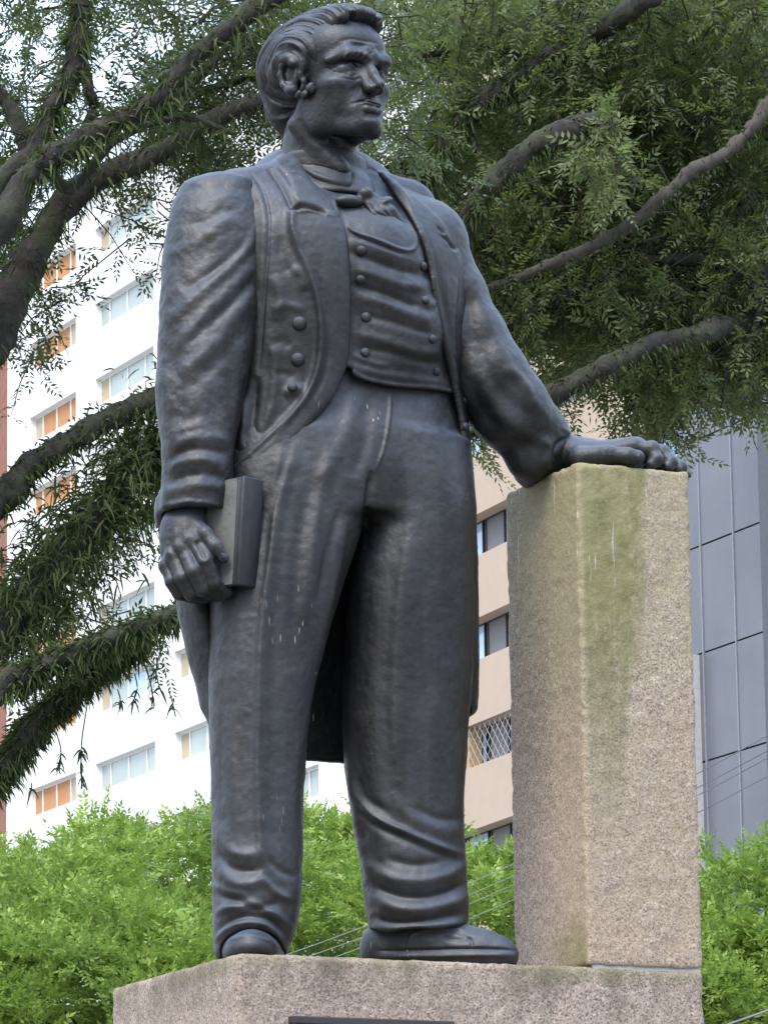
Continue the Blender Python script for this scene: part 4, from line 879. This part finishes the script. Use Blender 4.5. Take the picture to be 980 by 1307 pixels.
def spray_template(n, L, leaf, wid, rng, flat=.25):
    """a compound leaf: n pairs of folded leaflets along a stalk (unit: metres). returns (k,4,3)"""
    q = []
    for i in range(n):
        t_ = (i+.6)/n
        for sg in (1, -1):
            o = np.array((L*t_, 0, -.10*L*t_**2)); ang = R_(55+rng.uniform(-15, 15)); ll = leaf*rng.uniform(.75, 1.15)*(1-.35*abs(t_-.4))
            d = np.array((math.cos(ang), sg*math.sin(ang), rng.uniform(-.35, .15))); s_ = np.cross(d, (0, 0, 1)); s_ /= np.linalg.norm(s_); s_ = s_*math.cos(flat)+np.array((0, 0, 1))*rng.uniform(-.5, .5); w = wid*.5
            q.append([o, o+d*ll*.45+s_*w, o+d*ll, o+d*ll*.45-s_*w])
    q.append([np.array((L, 0, -.1*L)), np.array((L+leaf*.4, wid*.5, -.12*L)), np.array((L+leaf, 0, -.15*L)), np.array((L+leaf*.4, -wid*.5, -.12*L))])
    return np.array(q)
def scatter(tmpls, pos, dirs, scl, rng):
    """bake templates at positions; x axis along dirs"""
    out = []; which = rng.randint(0, len(tmpls), len(pos))
    for k, T in enumerate(tmpls):
        m = which == k
        if not m.any(): continue
        d = dirs[m]/np.linalg.norm(dirs[m], axis=1)[:, None]; r = rng.normal(size=d.shape)*.45+np.array((0, 0, 1)); s_ = np.cross(r, d); s_ /= np.maximum(np.linalg.norm(s_, axis=1), 1e-6)[:, None]; u_ = np.cross(d, s_)
        R = np.stack([d, s_, u_], 1); out.append((np.einsum('kvj,njc->nkvc', T, R)*scl[m][:, None, None, None]+pos[m][:, None, None, :]).reshape(-1, 3))
    V = np.concatenate(out); return V, np.arange(len(V)).reshape(-1, 4)
def limb(pts, Y, name, root, seed=0, sides=14, amp=.12, mat=None):
    """pts (px, py, width px[, Y])"""
    c = curve([(p[0], p[1]) for p in pts], 14); L = len(pts)-1; W = []; Ys = []
    for i in range(len(c)):
        k = i/14; a = min(int(k), L-1); f = k-a
        W.append(pts[a][2]*(1-f)+pts[a+1][2]*f); ya, yb = [(p[3] if len(p) > 3 else Y) for p in (pts[a], pts[a+1])]; Ys.append(ya*(1-f)+yb*f)
    P3 = [P(x, y, yy) for (x, y), yy in zip(c, Ys)]; rs = [w_/2*yy/6000*1.02 for w_, yy in zip(W, Ys)]
    V, Q = tube(P3, rs, sides); N = normals(V, Q); rr = np.repeat(rs, sides); V = V+N*((fbm(V/np.maximum(rr.mean()*1.3, .01), seed, 3)+.35*fbm(V/.035, seed+1, 2))*rr*amp*2.6)[:, None]
    o = link(name, mesh_np(name, V, Q), mat or bark); keep(o, root); return [np.array(p) for p in P3], rs
def blades(path, rs, count, length, width, rng, droop=.8, side=None, root=None, mat=None, name='epiphytes', spread=1.0, out=None):
    """arching strap leaves growing on a limb"""
    path = np.array(path); rs = np.array(rs); k = rng.rand(count)*(len(path)-1); i = k.astype(int); f = (k-i)[:, None]; p = path[i]*(1-f)+path[np.minimum(i+1, len(path)-1)]*f; r = rs[i]
    th = rng.rand(count)*2*math.pi; dr = np.stack([np.cos(th), .6*rng.normal(size=count), np.sin(th)], 1)
    if side is not None: dr += np.array(side)
    dr /= np.linalg.norm(dr, axis=1)[:, None]; p = p+dr*(r*.8)[:, None]*spread**0; p += rng.normal(size=p.shape)*(np.array(spread-1.)*r.mean())
    L = length*rng.uniform(.5, 1.2, count); w_ = width*rng.uniform(.7, 1.2, count); s_ = np.cross(dr, rng.normal(size=dr.shape)); s_ /= np.linalg.norm(s_, axis=1)[:, None]
    V = []; 
    for t_ in (0, .33, .7, 1.):
        c = p+dr*(L*t_)[:, None]+np.array((0, 0, -1))*(L*droop*t_**2)[:, None]; ww = (w_*(.6, 1, .75, .12)[(0, .33, .7, 1.).index(t_)])[:, None]*.5; V += [c-s_*ww, c+s_*ww]
    V = np.stack(V, 1).reshape(-1, 3); b_ = (np.arange(count)*8)[:, None]; Q = np.concatenate([b_+np.array(q) for q in ((0, 1, 3, 2), (2, 3, 5, 4), (4, 5, 7, 6))])
    if out is not None: out.append((V, Q)); return
    o = link(name, mesh_np(name, V, Q, False), mat); tag(keep(o, root), kind='stuff'); return o
def merge(lst):
    V = []; Q = []; n = 0
    for v_, q_ in lst: V.append(v_); Q.append(q_+n); n += len(v_)
    return np.concatenate(V), np.concatenate(Q)
lf_dark = leafmat('dark_green_leaf', [(.026, .040, .016), (.042, .063, .023), (.065, .092, .032), (.10, .13, .045)], .3)
lf_mid = leafmat('mid_green_leaf', [(.075, .095, .046), (.12, .145, .068), (.17, .195, .088), (.24, .265, .11)], .5)
lf_bri = leafmat('bright_green_leaf', [(.16, .26, .045), (.22, .34, .060), (.30, .42, .080), (.42, .53, .11)], .4)
ferny = leafmat('strap_leaf', [(.022, .036, .012), (.038, .060, .018), (.06, .092, .024), (.10, .115, .045)], .25, .85)
rg = np.random.RandomState(7)
TS = [spray_template(5, .16, .055, .017, rg), spray_template(6, .19, .05, .016, rg), spray_template(4, .13, .058, .018, rg)]
TB = [spray_template(4, .17, .085, .034, rg), spray_template(5, .20, .08, .032, rg), spray_template(4, .15, .09, .036, rg)]
def crown(root, blobs, mat, tm, Y, name='crown', droop=-.5, seed=1, scale=1.0, cl=7, twigs=True, gaps=(), tl=(.15, .42)):
    """blobs: (px, py, rx, ry, sprays, depth spread m[, Y])  -- sprays come in clusters on fine twigs"""
    rng = np.random.RandomState(seed); pos = []; dr = []; tw_ = []
    for bl in blobs:
        x, y, rx, ry, n, dp = bl[:6]; yy = bl[6] if len(bl) > 6 else Y; nc = max(1, n//cl)
        a = rng.rand(nc)*2*math.pi; r = rng.rand(nc)**.5; cx = x+np.cos(a)*r*rx; cy = y+np.sin(a)*r*ry; cY = yy+rng.uniform(-dp, dp, nc)
        for i in range(nc):
            if any(((cx[i]-a_)/p_)**2+((cy[i]-b__)/q_)**2 < 1 for a_, b__, p_, q_ in gaps): continue
            c = np.array(P(cx[i], cy[i], cY[i])); d0 = rng.normal(size=3)*np.array((1, 1, .5))+np.array((0, 0, droop)); d0 /= np.linalg.norm(d0); Lt = rng.uniform(*tl)
            k = cl+rng.randint(-2, 3); t_ = rng.rand(k)[:, None]; p = c+d0*Lt*t_+np.array((0, 0, -.12))*t_**2+rng.normal(size=(k, 3))*.012; pos.append(p); dr.append(d0+rng.normal(size=(k, 3))*.75+np.array((0, 0, droop*.5)))
            if twigs: tw_.append(tube([c-d0*.12, c+d0*Lt*.5+np.array((0, 0, -.03)), c+d0*Lt+np.array((0, 0, -.12))], [.006, .004, .002], 3))
    pos = np.concatenate(pos); dr = np.concatenate(dr); V, Q = scatter(tm, pos, dr, scale*rng.uniform(.75, 1.2, len(pos)), rng)
    o = link(name, mesh_np(name, V, Q, False), mat); tag(keep(o, root), kind='stuff')
    if twigs: V, Q = merge(tw_); o = link('twigs', mesh_np('twigs', V, Q), bark); tag(keep(o, root), kind='stuff')
# --- left tree
YL = 25.
tg = P(-330, 1300, YL); tg.z = 0; lt = thing('spreading_tree', 'old spreading tree with fern-covered limbs reaching in from the left', 'tree', tg)
trunk = [(-345, 2010, 190), (-335, 1600, 150), (-320, 1200, 130), (-290, 900, 120), (-230, 700, 105), (-130, 560, 85), (-50, 470, 66), (0, 405, 56), (38, 330, 46), (82, 262, 38), (132, 224, 33), (200, 196, 28), (262, 156, 26), (330, 130, 24), (400, 120, 20), (470, 100, 12)]
epi = []
tp, tr_s = limb(trunk, YL, 'trunk', lt, 1, 12)
LM = [([(-130, 560, 40), (-60, 380, 38), (0, 290, 36), (30, 235, 34), (60, 205, 32), (104, 182, 30), (148, 156, 27), (197, 128, 25), (246, 72, 25), (338, 2, 24), (420, -50, 16)], 520, .10),
      ([(-60, 380, 30), (0, 235, 28), (40, 200, 28), (66, 140, 30), (92, 92, 30), (100, 40, 28), (104, -10, 26), (120, -80, 20)], 420, .09), ([(40, 200, 22), (20, 150, 20), (-10, 110, 16), (-60, 60, 10)], 50, .09), ([(104, 182, 18), (118, 140, 14), (112, 108, 14), (106, 70, 12)], 30, .08),
      ([(148, 156, 16), (190, 150, 14), (250, 118, 12), (330, 96, 10), (380, 80, 6)], 80, .08), ([(60, 205, 14), (90, 240, 14), (150, 178, 9), (230, 150, 8), (300, 170, 6)], 60, .08), ([(197, 128, 14), (240, 110, 12), (290, 60, 10), (330, 40, 6)], 60, .08),
      ([(-290, 900, 70), (-180, 780, 48), (-80, 705, 42), (0, 640, 38), (40, 596, 33), (92, 562, 29), (150, 530, 27), (204, 506, 25), (280, 480, 20), (340, 470, 14)], 900, .055),
      ([(-290, 900, 60), (-160, 890, 52), (-60, 860, 50), (0, 812, 48), (40, 758, 46), (90, 700, 42), (140, 640, 38), (185, 590, 36), (230, 550, 30), (300, 520, 20)], 4200, .085),
      ([(-320, 1000, 60), (-160, 960, 46), (-40, 900, 38), (20, 868, 34), (60, 848, 30), (120, 822, 28), (180, 800, 26), (235, 778, 24), (300, 750, 18)], 1100, .075),
      ([(-320, 1100, 50), (-140, 1080, 40), (-40, 1020, 34), (0, 985, 32), (45, 925, 32), (90, 880, 30), (140, 840, 28), (180, 815, 26)], 2500, .07)]
for i, (pts, n, L) in enumerate(LM):
    lp, lr = limb(pts, YL+(.25*i % 1.1)-.4, 'limb', lt, 10+i)
    blades(lp[len(lp)//3:], lr[len(lr)//3:], int(n*1.9), L, .020 if L > .1 else .014, rg, .55, (0, -.3, .0 if i < 7 else -.05), spread=2.6 if i in (8,) else 1.3, out=epi)
blades(tp[80:], tr_s[80:], 900, .08, .014, rg, .8, (0, -.3, 0), out=epi)
for (x0, y0, x1, y1, n) in ((72, 935, 72, 985, 14), (112, 895, 104, 1008, 30), (172, 860, 168, 900, 16), (186, 850, 196, 905, 14), (205, 830, 204, 880, 16), (150, 880, 152, 905, 10), (215, 880, 224, 915, 8), (40, 1000, 40, 1010, 6), (125, 600, 108, 670, 10)):
    q = curve([(x0, y0), ((x0+x1)/2+rg.uniform(-6, 6), (y0+y1)/2), (x1, y1)], 5); pp = [P(a, b_, YL-.1) for a, b_ in q]; epi.append(tube(pp, [.0035]*len(pp), 4)); blades([np.array(p) for p in pp][5:], [.003]*(len(pp)-5), n, .05, .014, rg, .9, out=epi)
V, Q = merge(epi); tag(keep(link('hanging_epiphytes', mesh_np('hanging_epiphytes', V, Q, False), ferny), lt), kind='stuff')
BL = [(60, 60, 120, 90, 560, 1.2), (160, 90, 90, 60, 330, 1.0), (250, 40, 110, 60, 520, 1.2), (20, 190, 70, 90, 460, 1.1), (10, 330, 50, 80, 330, .9), (200, 150, 70, 45, 330, .9), (290, 130, 80, 60, 480, 1.0), (270, 200, 80, 40, 240, .9), (340, 190, 60, 50, 240, .9), (150, 225, 60, 40, 60, .8), (120, 290, 45, 45, 34, .6), (225, 270, 30, 45, 26, .5), (60, 380, 40, 50, 50, .6), (30, 430, 30, 40, 60, .6),
      (90, -20, 160, 40, 420, 1.2), (330, 20, 110, 50, 420, 1.2), (420, 60, 120, 90, 560, 1.2), (480, 160, 70, 90, 360, 1.2), (-90, 200, 120, 300, 900, 1.5), (130, 180, 70, 30, 120, .8), (70, 120, 40, 50, 110, .8), (230, 90, 50, 40, 160, .8), (205, 225, 25, 70, 40, .5),
      (175, 590, 34, 50, 150, .3), (110, 680, 50, 40, 150, .4), (50, 760, 40, 40, 130, .4), (20, 830, 30, 40, 80, .3), (160, 800, 60, 24, 60, .3)]
BL = [(b[0], b[1], b[2], b[3], int(b[4]*.72), *b[5:]) for b in BL]
crown(lt, BL, lf_dark, TS, YL+1.0, seed=3, droop=-.4, scale=.95, gaps=[(140, 85, 34, 36), (210, 56, 26, 20), (262, 92, 20, 16), (70, 170, 20, 26), (165, 170, 46, 13), (25, 218, 18, 26), (18, 80, 22, 34), (238, 18, 26, 16), (60, 285, 20, 30), (100, 205, 22, 14), (300, 165, 24, 18), (50, 110, 14, 20), (160, 20, 20, 14), (95, 120, 16, 20), (330, 200, 20, 22), (185, 240, 20, 14)])
# --- right tree
YR = 28.
tg = P(1330, 1300, YR); tg.z = 0; rt = thing('broad_canopy_tree', 'broad green tree whose drooping canopy fills the upper right', 'tree', tg)
limb([(1340, 1900, 170), (1330, 1500, 140), (1310, 1100, 120), (1280, 700, 110), (1240, 400, 90), (1200, 150, 70), (1100, -80, 56), (960, -120, 40), (860, -30, 30)], YR, 'trunk', rt, 31, 12)
epi = []
RM = [([(860, -30, 30, 27.2), (822, 0, 28, 26.9), (760, 42, 26), (690, 82, 27), (628, 120, 28), (580, 165, 27), (550, 210, 26), (532, 262, 24), (520, 330, 18)], 1500, .085), ([(1200, 150, 50, 28), (1080, 100, 34, 27), (1005, 115, 24, 27), (962, 160, 18, 27), (926, 195, 17, 27), (884, 218, 17, 27), (848, 250, 18, 27), (790, 295, 17, 27.1), (720, 330, 15, 27.2), (650, 358, 12, 27.3), (600, 372, 8, 27.2)], 260, .045),
      ([(1240, 300, 50), (1050, 180, 36), (900, 160, 30), (810, 150, 30), (755, 158, 30, 26.8), (720, 168, 30, 26.7), (672, 196, 30, 26.7), (628, 236, 28, 26.7), (602, 280, 26, 26.9), (592, 340, 20)], 700, .06), ([(1280, 600, 60), (1120, 430, 40), (1000, 400, 30), (900, 425, 27, 27.2), (832, 440, 26, 26.9), (772, 470, 26, 26.8), (704, 502, 27, 26.8), (655, 530, 18), (600, 555, 8)], 700, .05),
      ([(1000, 400, 22), (930, 340, 16), (820, 335, 16), (740, 370, 18), (690, 392, 16), (640, 440, 8)], 90, .06), ([(690, 82, 16), (640, 66, 13), (580, 64, 13), (530, 74, 10), (500, 90, 6)], 80, .06), ([(926, 195, 10), (940, 280, 9), (900, 330, 8), (905, 420, 6), (900, 500, 4)], 20, .05), ([(980, 330, 10), (960, 430, 8), (930, 470, 6), (920, 520, 3)], 10, .05)]
for i, (pts, n, L) in enumerate(RM):
    lp, lr = limb(pts, YR-.5+(.3*i % 1.0), 'limb', rt, 50+i, mat=bark_pale if i == 1 else bark); blades(lp[len(lp)//4:], lr[len(lr)//4:], int(n*1.9), L, .014, rg, .7, (0, -.3, .4 if i == 0 else 0), out=epi)
blades([np.array(P(x, y, YR-.6)) for x, y in ((486, 210), (510, 205), (530, 195), (545, 225))], [.05]*4, 260, .11, .016, rg, 1.2, (0, -.4, -.3), out=epi)
V, Q = merge(epi); tag(keep(link('hanging_epiphytes', mesh_np('hanging_epiphytes', V, Q, False), ferny), rt), kind='stuff')
BR = [(560, 40, 80, 50, 360, 1.2), (660, 20, 90, 40, 420, 1.2), (780, 30, 90, 60, 720, 1.3), (900, 40, 100, 80, 1000, 1.4), (940, 150, 70, 80, 620, 1.2), (840, 130, 80, 60, 700, 1.3), (740, 110, 70, 50, 460, 1.2), (640, 170, 60, 50, 300, 1.1), (560, 130, 50, 50, 240, 1.1), (720, 240, 80, 50, 640, 1.3), (800, 230, 70, 60, 560, 1.3), (640, 290, 70, 60, 620, 1.3), (560, 230, 40, 60, 240, 1.), (600, 340, 45, 50, 420, 1.1),
      (700, 340, 80, 60, 760, 1.3), (790, 360, 70, 50, 600, 1.2), (665, 395, 48, 32, 380, 1.1), (880, 320, 90, 70, 760, 1.3), (960, 260, 50, 60, 260, 1.1), (960, 400, 60, 60, 460, 1.1), (870, 420, 80, 50, 620, 1.2), (770, 405, 60, 28, 360, 1.), (835, 460, 50, 30, 300, .8), (890, 460, 40, 36, 160, .8), (760, 480, 30, 10, 40, .6), (825, 510, 32, 26, 110, .6), (850, 560, 18, 16, 26, .4),
      (950, 470, 40, 40, 120, .8), (700, 470, 20, 20, 24, .4), (655, 455, 14, 14, 20, .4), (615, 566, 18, 8, 30, .3), (725, 545, 8, 20, 6, .3), (1040, 200, 80, 260, 900, 1.5), (900, -40, 220, 40, 700, 1.5), (600, -30, 200, 40, 500, 1.5), (780, 190, 26, 40, 120, .4, 26.6), (1000, 440, 60, 80, 200, 1.)]
BR = [(b[0], b[1]-6, b[2], b[3], int(b[4]*1.35), *b[5:]) for b in BR]
crown(rt, BR, lf_mid, TS, YR+.55, seed=9, droop=-.6, scale=1.08, tl=(.1, .27), gaps=[(540, 110, 16, 22), (520, 150, 12, 18), (575, 185, 14, 14), (670, 120, 16, 10), (625, 60, 18, 10), (905, 330, 22, 14), (950, 200, 16, 20), (655, 300, 12, 16), (835, 350, 22, 12), (930, 270, 14, 10), (760, 300, 12, 10), (700, 200, 14, 10), (560, 30, 20, 12)])
# --- far third tree that closes the gaps behind the right canopy
tg = P(880, 1300, 44); tg.z = 0
bt_ = thing('background_tree', 'darker tree seen through the gaps of the upper right canopy', 'tree', P(1500, 1300, 44)*1.0); bt_.location.z = 0
limb([(1500, 1900, 120), (1490, 1000, 100), (1400, 500, 80), (1150, 200, 60), (900, 180, 40), (700, 200, 20)], 44, 'trunk', bt_, 77)
crown(bt_, [(600, 180, 120, 170, 520, 2.), (760, 190, 140, 180, 1250, 2.), (900, 250, 110, 200, 950, 2.), (680, 340, 100, 70, 560, 2.), (820, 400, 100, 50, 460, 1.5), (700, 20, 200, 60, 560, 2.), (940, 60, 120, 100, 650, 2)], lf_mid, TB, 44, seed=12, scale=1.05, twigs=False)

# --- bright green street trees below
def street_tree(px, Y, top, rad_px, lab, seed, n=2600, lean=0):
    rng = np.random.RandomState(seed); sc = Y/6000; c = P(px, top+rad_px*.9, Y); base = Vector((c.x+lean, Y, 0)); root = thing('street_tree', lab, 'tree', base, 'bright green trees along the street')
    r = rad_px*sc; V, Q = tube([base, base+Vector((.05, 0, c.z*.35)), Vector((c.x, Y, c.z-r*1.5)), Vector((c.x, Y, c.z-r*1.1))], [.17, .14, .11, .07], 9); keep(link('trunk', mesh_np('trunk', V, Q), bark), root)
    pos = []; dr = []; br = []
    ncl = 84
    for i in range(ncl):
        a = rng.rand()*2*math.pi; zz = rng.uniform(-1, 1); rr = math.sqrt(max(0, 1-zz*zz))*rng.uniform(.75, 1.05); q = np.array((math.cos(a)*rr*r*1.15, math.sin(a)*rr*r, zz*r*(.85 if zz > 0 else 1.5)))*rng.uniform(.78, 1.02); cc = np.array(c)+q
        if i % 4 == 0 and zz > .1: br.append(tube([Vector((c.x, Y+.2, c.z)), Vector(c)*.5+Vector(cc)*.5+Vector((0, 0, -.1)), Vector(cc)], [.02, .012, .005], 5))
        k = int(n*2.2)//ncl; rad = r*rng.uniform(.26, .40); d = rng.normal(size=(k, 3)); d[:, 2] = np.abs(d[:, 2])*1.0-.15; d /= np.linalg.norm(d, axis=1)[:, None]
        pos.append(cc+d*np.array((1.15, 1.15, .6))*rad*rng.uniform(.55, 1.05, (k, 1))); dr.append(d*.9+rng.normal(size=(k, 3))*.35+np.array((0, 0, .12)))
        if zz > .3:
            for _ in range(2):
                k2 = 9; b0_ = cc+np.array((rng.normal()*rad*.5, rng.normal()*rad*.5, rad*.4)); hgt = rng.uniform(.12, .34)*r*.5; pos.append(b0_+np.array((0, 0, 1))*np.linspace(0, hgt, k2)[:, None]); dr.append(rng.normal(size=(k2, 3))*.7+np.array((0, 0, .6)))
    pos = np.concatenate(pos); dr = np.concatenate(dr); V, Q = scatter(TB, pos, dr, rng.uniform(.75, 1.15, len(pos))*1.0, rng)
    tag(keep(link('crown', mesh_np('crown', V, Q, False), lf_bri), root), kind='stuff'); V, Q = merge(br); keep(link('branches', mesh_np('branches', V, Q), bark), root)
street_tree(40, 46, 1078, 210, 'bright green street tree at the bottom left edge', 41, 3000)
street_tree(215, 49, 1054, 200, 'bright green street tree just left of the statue\'s near leg', 42, 3000)
street_tree(415, 52, 1046, 150, 'bright green street tree seen between the statue\'s legs', 43, 2400)
street_tree(600, 48, 1094, 170, 'bright green street tree between the statue\'s shoe and the pillar', 44, 2400)
street_tree(985, 46, 1096, 200, 'bright green street tree at the right behind the pillar', 45, 3200)
street_tree(800, 60, 1130, 180, 'bright green street tree hidden mostly by the pillar', 46, 1500)
street_tree(-120, 52, 1080, 190, 'bright green street tree beyond the left edge', 47, 1200)
street_tree(100, 58, 1120, 220, 'bright green street tree behind the two left ones', 48, 1800)

street_tree(110, 43.5, 1165, 170, 'lower bright green tree at the bottom left corner', 49, 2400)
street_tree(985, 44.5, 1180, 170, 'lower bright green tree in the bottom right corner', 50, 1800)
# --- unseen trees added round the viewer so the bronze mirrors dark surroundings; street-tree copies
src = [o for o in SC.objects if o.name.startswith('street_tree') and len(o.children)]
RING = [(-14, -7, 1.5, 'left rear'), (-5.5, -13, 1.6, 'rear'), (5, -12, 1.6, 'rear'), (13, -6, 1.5, 'right rear'), (17, 5, 1.4, 'right'), (-19, 4, 1.1, 'left')]
for i, (x, y, s_, where) in enumerate(RING):
    o0 = src[i % 4]; o = o0.copy(); COL.objects.link(o); o.location = (x, y, 0); o.scale = (s_*1.1, s_*1.1, s_*.95); o.rotation_euler = (0, 0, 1.1*i)
    o['label'] = 'unseen tree added to darken reflections, '+('behind the viewer to the left', 'behind the viewer, left one of the middle pair', 'behind the viewer, right one of the middle pair', 'behind the viewer to the right', 'far to the right of the pillar', 'far to the left of the statue')[i]; o['group'] = 'added trees around the viewer'
    for ch in o0.children:
        c = ch.copy(); COL.objects.link(c); c.parent = o; c.matrix_parent_inverse = ch.matrix_parent_inverse.copy()
        if ch.name.startswith('crown'): c.material_slots[0].link = 'OBJECT'; c.material_slots[0].material = lf_dark  # darker leaves on the added trees keep the mirrored horizon dark
